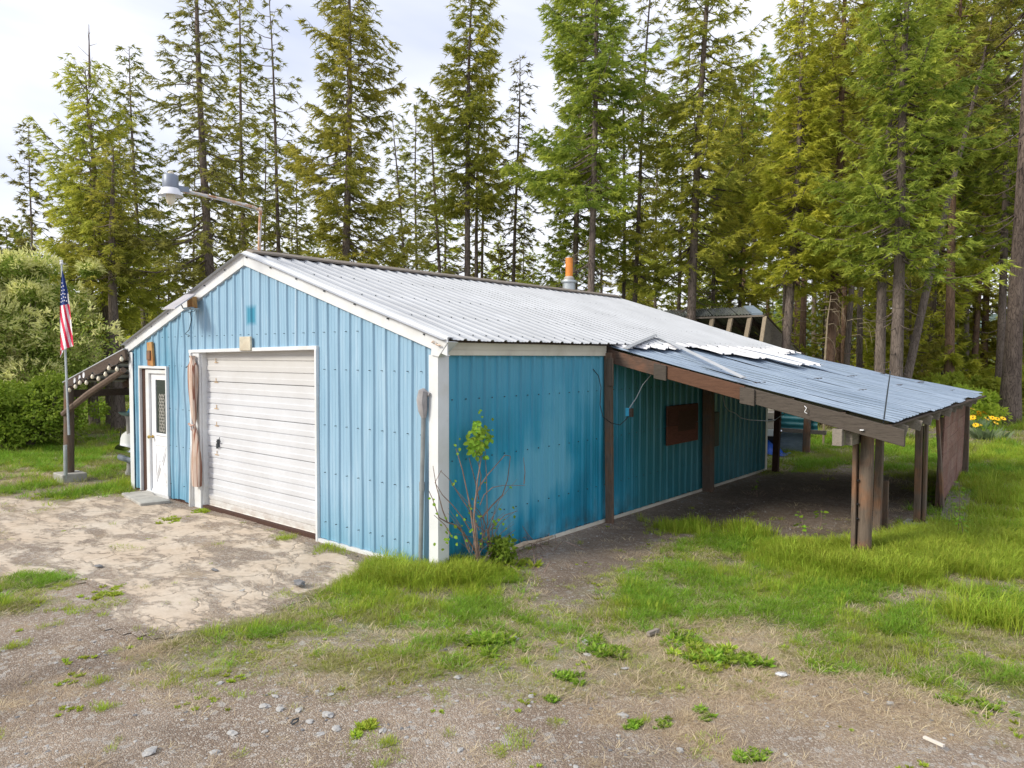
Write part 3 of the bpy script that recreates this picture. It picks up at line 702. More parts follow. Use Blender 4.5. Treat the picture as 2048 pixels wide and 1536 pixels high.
# yard light on a bent pipe at the ridge
by = at(518, 500, 0, RX).y; L0 = Vector((RX, by, RZ+.06)); top = at(521, 418, 0, RX); arm_end = at(368, 382, 0, RX); hd = at(341, 372, 0, RX)
yl = empty('yard_light', L0, 0, 'grey dusk-to-dawn lamp on a rust-streaked white pipe bent out from the roof peak', 'lamp')
def W2(o, par, loc): o.parent = par; o.location = -Vector(loc); return o
m = MB(); m.tube([L0-Vector((0,0,.05)), (L0+top)/2, top, top+Vector((0,0,.02))], .023, 10); W2(m.build('mast', M['rustpipe'], smooth=True), yl, L0)
mid1 = top+Vector((0,-.10,.012)); mid2 = at(450, 400, 0, RX)
m = MB(); m.tube([top-Vector((0,-.02,.04)), mid1, mid2, arm_end, hd+Vector((0,.07,.0))], [.020,.021,.024,.023,.022], 10); W2(m.build('arm', M['rustpipe'], smooth=True), yl, L0)
hp = Vector((RX, hd.y+.0, hd.z))
m = MB(); m.lathe(hp+Vector((0,0,-.02)), [(.0,.17),(.085,.17),(.098,.155),(.102,0.0),(.10,-.01)], 22); m.box(hp.x-.035, hp.x+.035, hp.y+.08, hp.y+.24, hp.z-.05, hp.z+.02); W2(m.build('housing', M['lampgrey'], smooth=True), yl, L0)
m = MB(); m.lathe(hp+Vector((0,0,-.03)), [(.085,.0),(.10,0),(.155,-.085),(.158,-.10),(.15,-.10),(.09,-.03)], 26); W2(m.build('reflector', M['lampwhite'], smooth=True), yl, L0)
m = MB(); m.lathe(hp+Vector((0,0,-.13)), [(.055,.05),(.058,0),(.058,-.06),(.045,-.10),(.02,-.12),(0.001,-.123)], 18); W2(m.build('bulb', M['bulb'], smooth=True), yl, L0)
m = MB(); m.lathe(hp+Vector((.02,0,.15)), [(.035,0),(.038,.03),(.02,.04),(.001,.042)], 12); W2(m.build('photocell', M['bulb'], smooth=True), yl, L0)
m = MB(); m.tube([arm_end+Vector((.02,0,0)), mid2+Vector((.03,.0,-.03)), top+Vector((.03,-.1,-.04)), top+Vector((.03,.0,-.12)), L0+Vector((.03,0,.1)), L0], .006, 5); W2(m.build('cable', M['galvpipe']), yl, L0)

# small solar panel on bracket with wooden block on the left rake
spc = Vector((-5.42, -.22, 3.33))
sp = empty('solar_panel', spc, 0, 'small tilted solar panel clamped to a wooden block on the left roof edge', 'solar panel')
A_, B_, C_, D_ = at(326,619,1,-.50), at(372,590,1,-.10), at(391,590,1,-.12), at(350,618,1,-.52)
m = MB(); m.hexa([A_, D_, C_, B_, A_+Vector((0,0,.02)), D_+Vector((0,0,.02)), C_+Vector((0,0,.02)), B_+Vector((0,0,.02))]); W2(m.build('panel', M['solar']), sp, spc)
ctr = (A_+B_+C_+D_)/4
m = MB(); m.tube([ctr-Vector((0,0,.0)), ctr+Vector((.06,.02,-.10)), (-5.35,-.1,3.2)], .012, 6); m.box(-5.5,-5.25,-.2,-.07,3.165,3.18); W2(m.build('bracket', M['galvpipe']), sp, spc)
bk = at(385, 606, 1, -.10)
m = MB(); m.hexa([(bk.x-.10,-.14,bk.z-.09),(bk.x+.08,-.14,bk.z-.08),(bk.x+.08,-.055,bk.z-.08),(bk.x-.10,-.055,bk.z-.09),(bk.x-.10,-.14,bk.z+.07),(bk.x+.05,-.14,bk.z+.10),(bk.x+.05,-.055,bk.z+.10),(bk.x-.10,-.055,bk.z+.07)]); W2(m.build('wooden_block', M['wood_new'], bevel=.004), sp, spc)
m = MB(); m.tube([at(380,624,1,-.06), at(383,640,1,-.05), at(378,660,1,-.05), at(370,668,1,-.05), at(379,671,1,-.05)], .006, 5); m.tube([at(393,612,1,-.06), at(389,622,1,-.07), at(376,625,1,-.1)], .005, 5); W2(m.build('cable', M['black']), sp, spc)

# wooden plaque and small cream board over the doors
pc = at(304, 708, 1, -.03)
pl = empty('wooden_plaque', pc, 0, 'varnished plank with a small block, hung above the entry door', 'plaque')
m = MB(); m.hexa([(-.115,-.03,-.20),(.10,-.03,-.21),(.10,.01,-.21),(-.115,.01,-.20),(-.135,-.03,.20),(.045,-.03,.21),(.045,.01,.21),(-.135,.01,.20)]); m.build('plank', M['wood_new'], pl, bevel=.004)
m = MB(); m.box(-.10,.03,-.055,-.03,-.10,.06); m.build('small_block', M['wood_z'], pl, bevel=.003)
pc = at(494, 687, 1, -.03)
o = MB().box(-.155,.145,-.035,.0,-.105,.10).build('sign_board', M['cream_block'], bevel=.006); o.location = pc; tag(o, 'blank weathered cream board fixed above the middle of the roll-up door', 'board')

# rolled cloth hanging at the left of the garage door
def drape():
    c0 = at(405, 712, 1, -.07); me = MB(); nseg = 40; na = 14
    r0 = empty('tied_cloth', (-5.47, -.09, 1.3), 0, 'pinkish striped cloth tied in the middle, hanging at the left door jamb', 'cloth')
    V = []; F = []
    zt, zb = 2.44, .36
    for i in range(nseg+1):
        u = i/nseg; z_ = zt+(zb-zt)*u
        w_ = .095+.03*math.sin(u*9); pin = math.exp(-((u-.53)/.035)**2)+math.exp(-((u-.03)/.03)**2); w_ *= (1-.55*min(1, pin))
        cx_ = -5.50+.10*u+.015*math.sin(u*11)
        for j in range(na):
            a = 2*math.pi*j/na; rr = w_*(1+.28*math.sin(a*5+u*3))
            V.append((cx_+math.cos(a)*rr*.85+.47+5.0-5.0, -.075+math.sin(a)*rr*.45, z_))
    for i in range(nseg):
        for j in range(na): F.append((i*na+j, i*na+(j+1)%na, (i+1)*na+(j+1)%na, (i+1)*na+j))
    V = [(a-.47, b, c_) for a, b, c_ in V]
    tt = NT('striped_cloth'); z3 = tt.sep(); s_ = tt.math('SINE', tt.math('MULTIPLY', z3[0], 95)); nn = tt.noise(4, 4)
    c_ = tt.mix(tt.ramp(s_, [(.35, 0), (.65, 1)]), (.52, .42, .36), (.27, .13, .095)); c_ = tt.mix(tt.ramp(nn, [(.5, 0), (.7, .5)]), c_, (.40, .28, .2))
    tt.set(c_, .95, 0, .1)
    W2(link('folds', mesh_np('folds', V, F, [tt.mat], smooth=True)), r0, r0.location)
    m = MB(); m.tube([(-5.53,-.13,1.36),(-5.45,-.14,1.33),(-5.38,-.12,1.35)], .018, 6, rough=.3); m.tube([(-5.46,-.13,1.34),(-5.42,-.15,1.27),(-5.40,-.13,1.25)], .010, 5); W2(m.build('tie', M['cloth']), r0, r0.location)
drape()

# electric conduit with a grey head at the front right corner
ct = at(848, 800, 1, -.07); cb = at(841, 1120, 1, -.07)
cdn = empty('conduit', (cb.x, -.07, 0), 0, 'grey electrical conduit with a lumpy grey cap beside the front right corner', 'conduit')
m = MB(); m.tube([(cb.x,-.075,-.05), ((ct.x+cb.x)/2,-.075,1.0), (ct.x,-.075,ct.z-.1)], .025, 10); m.tube([((ct.x+cb.x)/2-.001,-.075,.93), ((ct.x+cb.x)/2,-.075,1.03)], .031, 10); W2(m.build('pipe', M['pipe'], smooth=True), cdn, cdn.location)
m = MB(); m.tube([(ct.x,-.075,ct.z-.20),(ct.x,-.085,ct.z-.12),(ct.x-.005,-.095,ct.z),(ct.x+.005,-.085,ct.z+.10),(ct.x+.01,-.07,ct.z+.125)], [.03,.052,.062,.058,.02], 8, rough=.08); m.tube([(ct.x,-.08,ct.z+.09),(ct.x+.07,-.05,ct.z+.06)], .025, 8); W2(m.build('cap', simple('cap_grey', (.30,.29,.30), .85, 0, .25, 9, .3), smooth=True), cdn, cdn.location)
# black wires left of the garage door
o = MB().tube([at(372,735,1,-.03), at(378,730,1,-.05), at(384,727,1,-.04)], .008, 5).build('wire_stub', M['black']); tag(o, 'short black wire stub poking from the siding left of the roll-up door', 'wire')

# stepping slabs at the entry door
sl_ = [((-7.42,-.42),(-7.32,.02),(-6.80,-.12),(-6.88,-.50)), ((-6.86,-.50),(-6.79,-.12),(-6.16,-.16),(-6.24,-.60))]
for i, q in enumerate(sl_):
    m = MB(); zb, zt = -.02, .055; m.hexa([(x, y, zb) for x, y in (q[0], q[3], q[2], q[1])] + [(x, y, zt) for x, y in (q[0], q[3], q[2], q[1])])
    o = m.build('paving_slab', M['concrete'], bevel=.008); tag(o, ['left concrete paving slab lying below the entry door', 'right concrete paving slab lying below the entry door'][i], 'paving slab', 'slabs under the entry door')

# ---------------------------------------------------------------- open lean-to on the right
lt = empty('lean_to', (1.9, 7.5, 0), 0, 'open timber lean-to with a low sloping grey sheet roof on the right of the garage', 'lean-to')
LTL = Vector(lt.location)
def T(o, par=None): o.parent = par or lt; o.location = -LTL; return o
NL, NR, FR, FL_ = Vector((.06,3.4,2.60)), Vector((3.9,3.4,1.70)), Vector((3.65,12.4,1.70)), Vector((.06,10.25,2.61))
def lz(x): return 2.6-(x-.06)*.2344
ns = 11
for i in range(ns):
    t0, t1 = i/ns-.004*(i > 0), (i+1)/ns; ln = random.uniform(-.05, .04)
    prof = ribs(0, 1, pitch=.26, rw=.05, rh=.012, off=.13, minor=False); tw = random.uniform(-.006, .006)
    def place(u, v, h, t0=t0, t1=t1, ln=ln, tw=tw, i=i):
        tt = t0+(t1-t0)*u; a = NL.lerp(FL_, tt); b = NR.lerp(FR, tt); p = a.lerp(b, v*(1+ln*.3) if v > .99 else v)
        sag = -.03*math.sin(v*math.pi)*math.sin(u*math.pi*.5+i)**2 - .02*math.sin(v*math.pi) + .008*math.sin(v*17+i*2)*math.sin(u*5+i) + tw*math.sin(v*6+i)
        return (p.x, p.y, p.z+h+sag+.004*(i % 3))
    V = []; F = []; k = len(prof); nv = 14
    for j in range(nv+1):
        for u, h in prof: V.append(place(u, j/nv, h))
    for j in range(nv):
        for q in range(k-1): F.append((j*k+q, j*k+q+1, (j+1)*k+q+1, (j+1)*k+q))
    T(link('roof_sheet', mesh_np('roof_sheet', V, F, [M['galv']])))
# torn white sheets lapped over the top of the lean-to
for j, (ya, yb, xa, xb, lift) in enumerate([(3.45,4.25,.10,.33,.04),(4.2,5.1,.12,.42,.05),(5.75,6.55,.12,.72,.04),(6.5,6.98,.12,1.05,.05),(7.0,7.62,.14,1.55,.05),(7.75,8.35,.16,1.62,.05),(8.5,9.3,.1,.70,.05),(9.2,10.2,.05,.55,.05),(5.0,5.8,.12,.30,.06)]):
    prof = ribs(ya, yb, pitch=.2, rw=.05, rh=.02, minor=False); V = []; F = []; k = len(prof); nv = 5
    for q in range(nv+1):
        for u, h in prof:
            x = xa+(xb-xa+.04*math.sin(u*13+j))*q/nv; V.append((x, u+.03*q/nv, lz(x)+h+lift+.03*math.sin(q/nv*3)*((j*7) % 3-1)*.5+.012*math.sin(u*14+j)))
    for q in range(nv):
        for i in range(k-1): F.append((q*k+i, q*k+i+1, (q+1)*k+i+1, (q+1)*k+i))
    T(link('patch_sheet', mesh_np('patch_sheet', V, F, [M['patch']])))
m = MB(); m.hexa([(.0,3.42,2.50),(.12,3.42,2.50),(.12,10.2,2.50),(.0,10.2,2.50),(.0,3.42,2.60),(.12,3.42,2.585),(.12,10.2,2.585),(.0,10.2,2.6)]); T(m.build('dark_gap_strip', M['wood_dark']))  # dark strip put in to read as the shaded gap at the main eave
# front rake beam: three lengths with cleats
def fb(x0, x1, name, mat, dz=0.0, y=3.40):
    m = MB(); z0, z1 = lz(x0)-.045+dz, lz(x1)-.045+dz; h = .19
    m.hexa([(x0,y-.02,z0-h),(x1,y-.02,z1-h),(x1,y+.03,z1-h),(x0,y+.03,z0-h),(x0,y-.02,z0),(x1,y-.02,z1),(x1,y+.03,z1),(x0,y+.03,z0)]); return T(m.build(name, mat, bevel=.005))
M['beam_grey'] = wood('silver_beam', (.085, .070, .058), .4, (.5, 5, 5)); M['beam_red'] = wood('reddish_beam', (.115, .058, .036), .5, (.4, 5, 5))
fb(.06, .92, 'front_beam', M['wood_x']); fb(.925, 2.13, 'front_beam', M['beam_red']); fb(2.135, 3.98, 'front_beam', M['beam_grey'], -.005)
for x in (.86, 2.10): 
    m = MB(); z = lz(x)-.05; m.hexa([(x-.02,3.345,z-.22),(x+.17,3.345,z-.25),(x+.17,3.38,z-.25),(x-.02,3.38,z-.22),(x-.02,3.345,z-.01),(x+.17,3.345,z-.04),(x+.17,3.38,z-.04),(x-.02,3.38,z-.01)]); T(m.build('cleat', M['beam_grey'], bevel=.004))
# rafters with tails, purlins
y = 3.95
for i in range(9):
    m = MB(); x1 = 3.86-.02*i+random.uniform(-.03, .03); yb = y+(.10*i)*.5
    m.hexa([(.12,y-.02,lz(.12)-.20),(x1,yb-.02,lz(x1)-.20),(x1,yb+.02,lz(x1)-.20),(.12,y+.02,lz(.12)-.20),(.12,y-.02,lz(.12)-.075),(x1+.03,yb-.02,lz(x1)-.075),(x1+.03,yb+.02,lz(x1)-.075),(.12,y+.02,lz(.12)-.075)])
    T(m.build('rafter', M['wood_y'])); y += .80
for x in (.6, 1.3, 2.0, 2.7, 3.3, 3.8):
    m = MB(); m.hexa([(x-.04,3.43,lz(x)-.07),(x+.04,3.43,lz(x)-.07),(x+.02-.05,11.6,lz(x)-.07),(x-.09,11.6,lz(x)-.07),(x-.04,3.43,lz(x)-.045),(x+.04,3.43,lz(x)-.045),(x-.03,11.6,lz(x)-.045),(x-.09,11.6,lz(x)-.045)]); T(m.build('purlin', M['wood_dark']))
m = MB(); m.hexa([(3.32,3.5,1.40),(3.40,3.5,1.40),(3.42,11.9,1.40),(3.34,11.9,1.40),(3.32,3.5,1.58),(3.40,3.5,1.58),(3.42,11.9,1.58),(3.34,11.9,1.58)]); T(m.build('outer_beam', M['wood_y']))
m = MB(); m.box(3.22, 3.33, 3.34, 3.46, 1.40, 1.60); T(m.build('beam_end_block', M['wood_y'], bevel=.004))
# posts
def post(name, p0, p1, w, h=None, mat='wood_z', jit=.004): return T(MB().beam(p0, p1, w, h or w, up=(0,1,0), jit=jit).build(name, M[mat], bevel=.006))
m = MB(); m.tube([(3.47,3.86,-.05),(3.47,3.86,.4),(3.475,3.86,1.0),(3.48,3.86,1.58)], [.088,.084,.083,.08], 12, rough=.05); p = T(m.build('post', M['wood_z'], smooth=True))
m = MB()
for z_, r_ in ((.93,.013),(.64,.010),(.46,.011)): m.lathe((0,0,0), [(.001,-.002),(r_,0)], 8); 
m = MB()
for z_ in (.95, .66, .48): m.tube([(3.415,3.785,z_),(3.40,3.765,z_)], .013, 8)
T(m.build('bolt_hole', M['black']))
post('side_board', (3.36,3.83,-.05), (3.36,3.83,1.42), .05, .13, 'wood_z')
post('post', (3.24,5.46,-.05), (3.25,5.46,1.42), .10, .10)
post('post', (3.30,5.60,-.05), (3.30,5.60,.70), .09, .05)
post('post', (3.60,6.22,.03), (3.60,6.22,1.45), .09, .14); post('side_board', (3.68,6.25,.03), (3.685,6.25,1.5), .035, .12)
T(MB().box(3.44,3.86,6.05,6.35,-.03,.05).build('footing_slab', M['concrete'], bevel=.006))
post('wall_post', (.13,3.37,-.04), (.09,3.37,2.5), .12, .06, 'wood_z'); post('cleat', (.15,3.33,2.02), (.14,3.33,2.42), .10, .03, 'wood_z')
post('wall_post', (.13,6.70,-.05), (.10,6.70,2.42), .17, .15, 'wood_z'); post('wall_post', (.24,9.75,-.05), (.30,9.75,2.42), .13, .10, 'brown_dark')
post('post', (3.44,11.6,-.05), (3.44,11.6,1.45), .11); 
post('post', (3.70,7.62,-.05), (3.60,7.58,1.48), .05, .10, 'wood_z')
m = MB(); m.box(3.52,3.56,3.345,3.38,1.60,1.61); m.tube([at(1609,812,1,3.34), at(1613,816,1,3.33), at(1609,824,1,3.33), at(1614,827,1,3.34)], .005, 5); T(m.build('wire_hook', M['flagwhite']))
# red-brown boards closing the far right bay, three boards per course
wp = empty('board_wall', (3.55, 9.5, 0), 0, 'leaning red-brown board wall closing the far right side of the lean-to', 'wall')
def panelp(v, z): return Vector((3.66-.24*v-.04*(1-z/1.5), 7.72+3.75*v, z))
for r_ in range(7):
    za, zb = .02+r_*.213, .02+(r_+1)*.213-.006; cuts = [0]+sorted([(.33+.12*((r_*37) % 5)/5-.06), (.66+.12*((r_*53) % 5)/5-.06)])+[1]
    for c_ in range(3):
        va, vb = cuts[c_]+.0012, cuts[c_+1]-.0012; m = MB(); o_ = random.uniform(0, .006)
        q = [panelp(va,za), panelp(vb,za), panelp(vb,zb), panelp(va,zb)]
        w_ = Vector((.018+o_, 0, 0)); m.hexa([q[0], q[0]+w_, q[1]+w_, q[1], q[3], q[3]+w_, q[2]+w_, q[2]])
        o = m.build('board', M['hardboard'], wp); o.location = -Vector(wp.location)
m = MB(); m.beam(panelp(0,0)-Vector((.03,-.02,0)), panelp(0,1.48)-Vector((.03,-.02,0)), .05, .04, up=(0,1,0)); m.beam(panelp(1,0)-Vector((.03,.02,0)), panelp(1,1.48)-Vector((.03,.02,0)), .05, .04, up=(0,1,0))
o = m.build('frame', M['wood_z'], wp); o.location = -Vector(wp.location)
# plank lying in the grass beside it
a, b = at(1905, 1045, 2, .03), at(1925, 962, 2, .03)
o = MB().beam(a, b, .34, .06).build('plank', M['wood_grey'], bevel=.006); tag(o, 'long grey plank lying in the grass at the foot of the red-brown board wall', 'plank')
# bent flashing lying over both roofs
p1 = onplane(1250, 704, (.06,0,2.60), (.2344,0,1)); p2 = onplane(1312, 676, (.19,0,EAVE), (SLOPE,0,1)); p3 = onplane(1488, 764, (.06,0,2.60), (.2344,0,1))
up_ = Vector((0,0,.05)); sp_ = Vector((.0,.0,.06))
fr = empty('loose_flashing', p2, 0, 'loose white bent metal flashing lying in a peak across both roofs', 'flashing')
def strip(a, b, nm):
    a = a+up_; b = b+up_; d = (b-a).normalized(); s_ = d.cross(Vector((0,0,1))).normalized()*.05; m = MB()
    m.hexa([a-s_, b-s_, b, a, a-s_+Vector((0,0,.003)), b-s_+Vector((0,0,.003)), b+Vector((0,0,.025)), a+Vector((0,0,.025))])
    m.hexa([a, b, b+s_*.9, a+s_*.9, a+Vector((0,0,.025)), b+Vector((0,0,.025)), b+s_*.9+Vector((0,0,.004)), a+s_*.9+Vector((0,0,.004))]); W2(m.build(nm, M['galvwhite'] if 'galvwhite' in M else M['white']), fr, p2)
strip(p1, p2, 'strip'); strip(p2+Vector((0,-.02,0)), p3, 'strip')
# thin rod standing on the lean-to roof
rb_ = onplane(1767, 838, NL, (.2344,0,1)); rt = deep(1781, 742, (rb_-CAM).dot(_F))
ro = MB().tube([rb_-Vector((0,0,.05)), rb_.lerp(rt, .6), rt], [.009,.008,.006], 6).build('metal_rod', M['steel']); tag(ro, 'thin dark metal rod standing upright near the low corner of the lean-to roof', 'rod')

# things on the shaded side wall
bc = Vector((.06, 5.8, 1.29)); bo = empty('hanging_board', bc, 0, 'dark red-brown square board hung on the shaded teal wall under the lean-to', 'board')
m = MB(); m.box(-.02,.01,-.57,.57,.0,.33); m.build('upper_plank', wood('dark_red_board', (.115,.05,.035), .6, (3,.6,3)), bo, bevel=.004)
m = MB(); m.box(-.02,.012,-.57,.57,-.33,-.006); m.build('lower_plank', wood('dark_red_board_low', (.15,.06,.04), .6, (3,.6,3)), bo, bevel=.004)
m = MB(); m.box(.01,.02,-.2,.45,-.12,.22); m.build('inner_square', wood('darker_square', (.09,.045,.03), .6, (3,.6,3)), bo)
o = MB().box(.0,.11,6.98,7.18,.78,1.42).build('electric_meter_box', M['black'], bevel=.01); tag(o, 'narrow black box on the teal wall right behind the middle wall post', 'box')
bx = at(1258, 824, 0, .35); bb = empty('junction_box', bx, 0, 'small blue and brown electrical box dangling on a cable in front of the teal wall', 'electrical box')
m = MB(); m.box(-.045,.015,-.03,.03,-.06,.06); m.build('blue_half', M['bluebox'], bb, bevel=.004)
m = MB(); m.box(.017,.06,-.032,.032,-.07,.055); m.build('brown_half', M['wood_dark'], bb, bevel=.004)
pts = [at(1186,738,0,.04), at(1197,752,0,.06), at(1202,775,0,.10), at(1200,810,0,.16), at(1206,834,0,.2), at(1222,846,0,.25), at(1240,850,0,.3), at(1253,838,0,.34), bx-Vector((0,0,.05))]
m = MB(); m.tube(pts, .006, 6); W2(m.build('lower_cable', M['black']), bb, bx)
m = MB(); m.tube([bx+Vector((0,0,.05)), at(1273,795,0,.4), at(1285,770,0,.45), at(1302,750,0,.55)], .007, 6); W2(m.build('upper_cable', M['galvpipe']), bb, bx)
pts = [at(x, y, 1, yy) for x, y, yy in ((1445,790,7.0),(1450,812,7.1),(1458,822,7.2),(1470,826,7.4),(1482,836,7.7),(1500,840,8.2),(1530,842,8.8),(1550,840,9.2),(1562,832,9.4),(1570,826,9.5))]
o = MB().tube(pts, .009, 6).build('sagging_cable', M['galvpipe']); tag(o, 'pale cable sagging below the lean-to roof between the wall and the back post', 'cable')

# ---------------------------------------------------------------- porch on the left
po = empty('porch', (-9, 3, 0), 0, 'dark timber porch roof held by a rough post on the left side of the garage', 'porch')
def PP(o): o.parent = po; o.location = -Vector(po.location); return o
pa, pb = Vector((-7.93,-.09,2.56)), Vector((-10.05,-.38,1.92)); pd = pb-pa
def ph(x): return 2.56+(x+7.93)*.302
m = MB(); m.beam(pa+Vector((0,0,-.10)), pb+Vector((0,0,-.10)), .05, .18, jit=.004); PP(m.build('front_rafter', M['wood_dark']))
m = MB(); m.hexa([(-10.12,-.42,ph(-10.12)),(-7.97,-.13,ph(-7.97)),(-7.97,8.2,ph(-7.97)),(-10.12,8.2,ph(-10.12))]+[(a,b,c_+.018) for a,b,c_ in ((-10.12,-.42,ph(-10.12)),(-7.97,-.13,ph(-7.97)),(-7.97,8.2,ph(-7.97)),(-10.12,8.2,ph(-10.12)))]); PP(m.build('roof_sheet', M['roof']))
for y in (.7, 1.6, 2.5, 3.4, 4.3, 5.2, 6.1, 7.0, 7.9):
    m = MB(); m.beam((-7.98,y,ph(-7.98)-.11), (-10.05,y,ph(-10.05)-.11), .05, .14); PP(m.build('rafter', M['wood_x']))
for x in (-8.3,-8.7,-9.1,-9.5,-9.9):
    m = MB(); m.box(x-.06,x+.06,-.1,8.15,ph(x)-.045,ph(x)-.02); PP(m.build('sheathing_board', M['wood_y']))
m = MB(); m.box(-10.02,-9.90,-.33,8.1,1.62,1.76); PP(m.build('outer_beam', M['wood_dark']))
m = MB(); m.tube([(-9.93,-.40,-.05),(-9.90,-.40,.6),(-9.88,-.395,1.3),(-9.86,-.39,1.85)], [.098,.092,.088,.085], 11, rough=.08); PP(m.build('post', M['wood_z'], smooth=True))
for y in (3.8, 8.0): PP(MB().tube([(-9.95,y,-.05),(-9.93,y,1.65)], .08, 8).build('post', M['wood_z'], smooth=True))
m = MB(); m.tube([(-9.85,-.50,1.30),(-9.0,-.35,1.72),(-7.99,-.12,2.18)], [.055,.06,.055], 8, rough=.06); PP(m.build('brace', M['brace'], smooth=True))
o = MB().box(-10.12,-9.62,-.62,-.18,-.05,.15).build('concrete_footing', M['concrete'], bevel=.015); tag(o, 'grey concrete block footing under the porch post beside the flagpole', 'footing')
m = MB(); 
def yy_(px): return -.46+(px-137)/117*.30
for px, py in ((150,761),(160,756),(168,750)):
    m = MB(); c_ = at(px, py, 1, yy_(px)+.02); m.lathe((0,0,0), [(.001,.0),(.045,.0),(.05,.004),(.05,.012)], 14); m.v = [(c_.x+a, c_.y+cc_*-1, c_.z+b*1.15) for a, b, cc_ in m.v]; PP(m.build('round_reflector', M['flagwhite']))
bp = [(139,780),(151,773),(160,765),(173,765),(185,753),(197,757),(211,748),(218,736),(234,738),(243,718)]
sl0 = at(*bp[0], 1, yy_(139)); sli = empty('string_lights', sl0, 0, 'string of round cream bulbs hung under the left porch eave', 'string lights')
for px, py in bp:
    c_ = at(px, py, 1, yy_(px)); m = MB(); m.lathe(c_, [(.001,-.045),(.022,-.038),(.034,-.012),(.030,.012),(.015,.035),(.014,.05)], 12); m.tube([c_+Vector((0,0,.035)), c_+Vector((0,0,.075))], .015, 8, m=1); W2(m.build('bulb', [M['bulb'], M['black']], smooth=True), sli, sl0)
w_ = []
for (ax, ay), (bx_, by_) in zip(bp[:-1], bp[1:]):
    A1 = at(ax, ay-9, 1, yy_(ax)); B1 = at(bx_, by_-9, 1, yy_(bx_)); w_ += [A1, (A1+B1)/2-Vector((0,0,.035))]
w_.append(B1); W2(MB().tube(w_, .006, 5).build('wire', M['black']), sli, sl0)

# flagpole and flag
f0 = Vector((-9.655,-.55,0)); ftop = at(123, 527, 1, -.55)
fp = empty('flagpole', f0, 0, 'thin grey metal flagpole with a pale cap rising beside the porch post', 'flagpole')
m = MB(); m.tube([f0, f0+Vector((.02,0,.72))], .035, 10); W2(m.build('sleeve', M['galvpipe'], smooth=True), fp, f0)
m = MB(); pmid = at(138, 870, 1, -.55); m.tube([pmid, pmid.lerp(ftop, .5), ftop], [.024,.021,.016], 10); W2(m.build('pole', M['galvpipe'], smooth=True), fp, f0)
m = MB(); m.lathe(ftop+Vector((0,0,-.02)), [(.03,0),(.034,.03),(.022,.045),(.028,.07),(.024,.085),(.001,.09)], 12); W2(m.build('cap', M['white'], smooth=True), fp, f0)
def flag():
    NU, NV = 36, 110; Vv = []; F = []; mi = []
    def outline(v):   # pixel left/right edges along the hang
        ys = 542+(v*153)
        L_ = np.interp(v, [0,.12,.35,.6,1], [124.5,121.5,120.2,119.6,121.5]); R_ = np.interp(v, [0,.1,.3,.6,1], [125.8,130,136.5,141.5,147]); return ys, L_, R_
    dep = (at(130, 640, 1, -.60)-CAM).dot(_F)
    for j in range(NV+1):
        v = j/NV; ys, L_, R_ = outline(v)
        for i in range(NU+1):
            u = i/NU; yb = ys - (1-u)*v*(-3) - 9*u*v**3*0 + (u-.5)*-6*v
            Vv.append(deep(L_+(R_-L_)*u, yb, dep + .035*math.sin(u*9+v*1.5)*(.3+v)))
    stars = []
    for j in range(NV):
        for i in range(NU):
            a = j*(NU+1)+i; F.append((a, a+NU+1, a+NU+2, a+1)); u, v = (i+.5)/NU, (j+.5)/NV
            if v < .44+.0*u: c_ = 2
            else:
                q = u*2.3 - (v-.44)*2.6 + 3.3; c_ = 0 if (q % 1.0) < .5 else 1
            if c_ == 2 and v > .30 and u > .86: c_ = 1
            mi.append(c_)
    me = mesh_np('stripes', [tuple(p) for p in Vv], F, [M['red'], M['flagwhite'], M['navy']], smooth=True, mi=mi)
    fo = empty('flag', deep(125, 545, dep), 0, 'striped red and white flag with stars on blue, hanging limp from the flagpole', 'flag')
    W2(link('cloth', me), fo, fo.location)
    # tail fold at the left
    Vt = []; Ft = []
    for j in range(13):
        v = j/12; 
        for i in range(5): Vt.append(tuple(deep(120.5+i*2.6-v*v*.0, 668+v*(48-i*6), dep+.05+.02*math.sin(i*2))))
    for j in range(12):
        for i in range(4): a = j*5+i; Ft.append((a, a+5, a+6, a+1))
    W2(link('tail_fold', mesh_np('tail_fold', Vt, Ft, [M['red'], M['flagwhite']], smooth=True, mi=[1 if (f_ % 4) in (1,) or (f_//4) % 6 == 5 else 0 for f_ in range(48)])), fo, fo.location)
    for sx_, sy_ in [(124,566),(122.6,574),(126.5,572),(123.6,581),(128,580),(125.8,587),(122.5,589),(129.5,588),(127,594),(123.2,597),(131,595),(125.5,602),(128.8,601),(133,602),(122.3,604)]:
        m = MB(); cpt = deep(sx_, sy_, dep-.05); n0 = len(m.v); rr = .0175
        m.v.append(tuple(cpt)); 
        for k in range(10):
            a_ = math.pi/2+k*math.pi/5; r_ = rr if k % 2 == 0 else rr*.42; m.v.append(tuple(cpt + _R*(math.cos(a_)*r_*.9) + Vector((0,0,1))*(math.sin(a_)*r_)))
        for k in range(10): m.f.append((0, 1+k, 1+(k+1) % 10)); m.m.append(0)
        W2(m.build('star', M['flagwhite']), fo, fo.location)
flag()

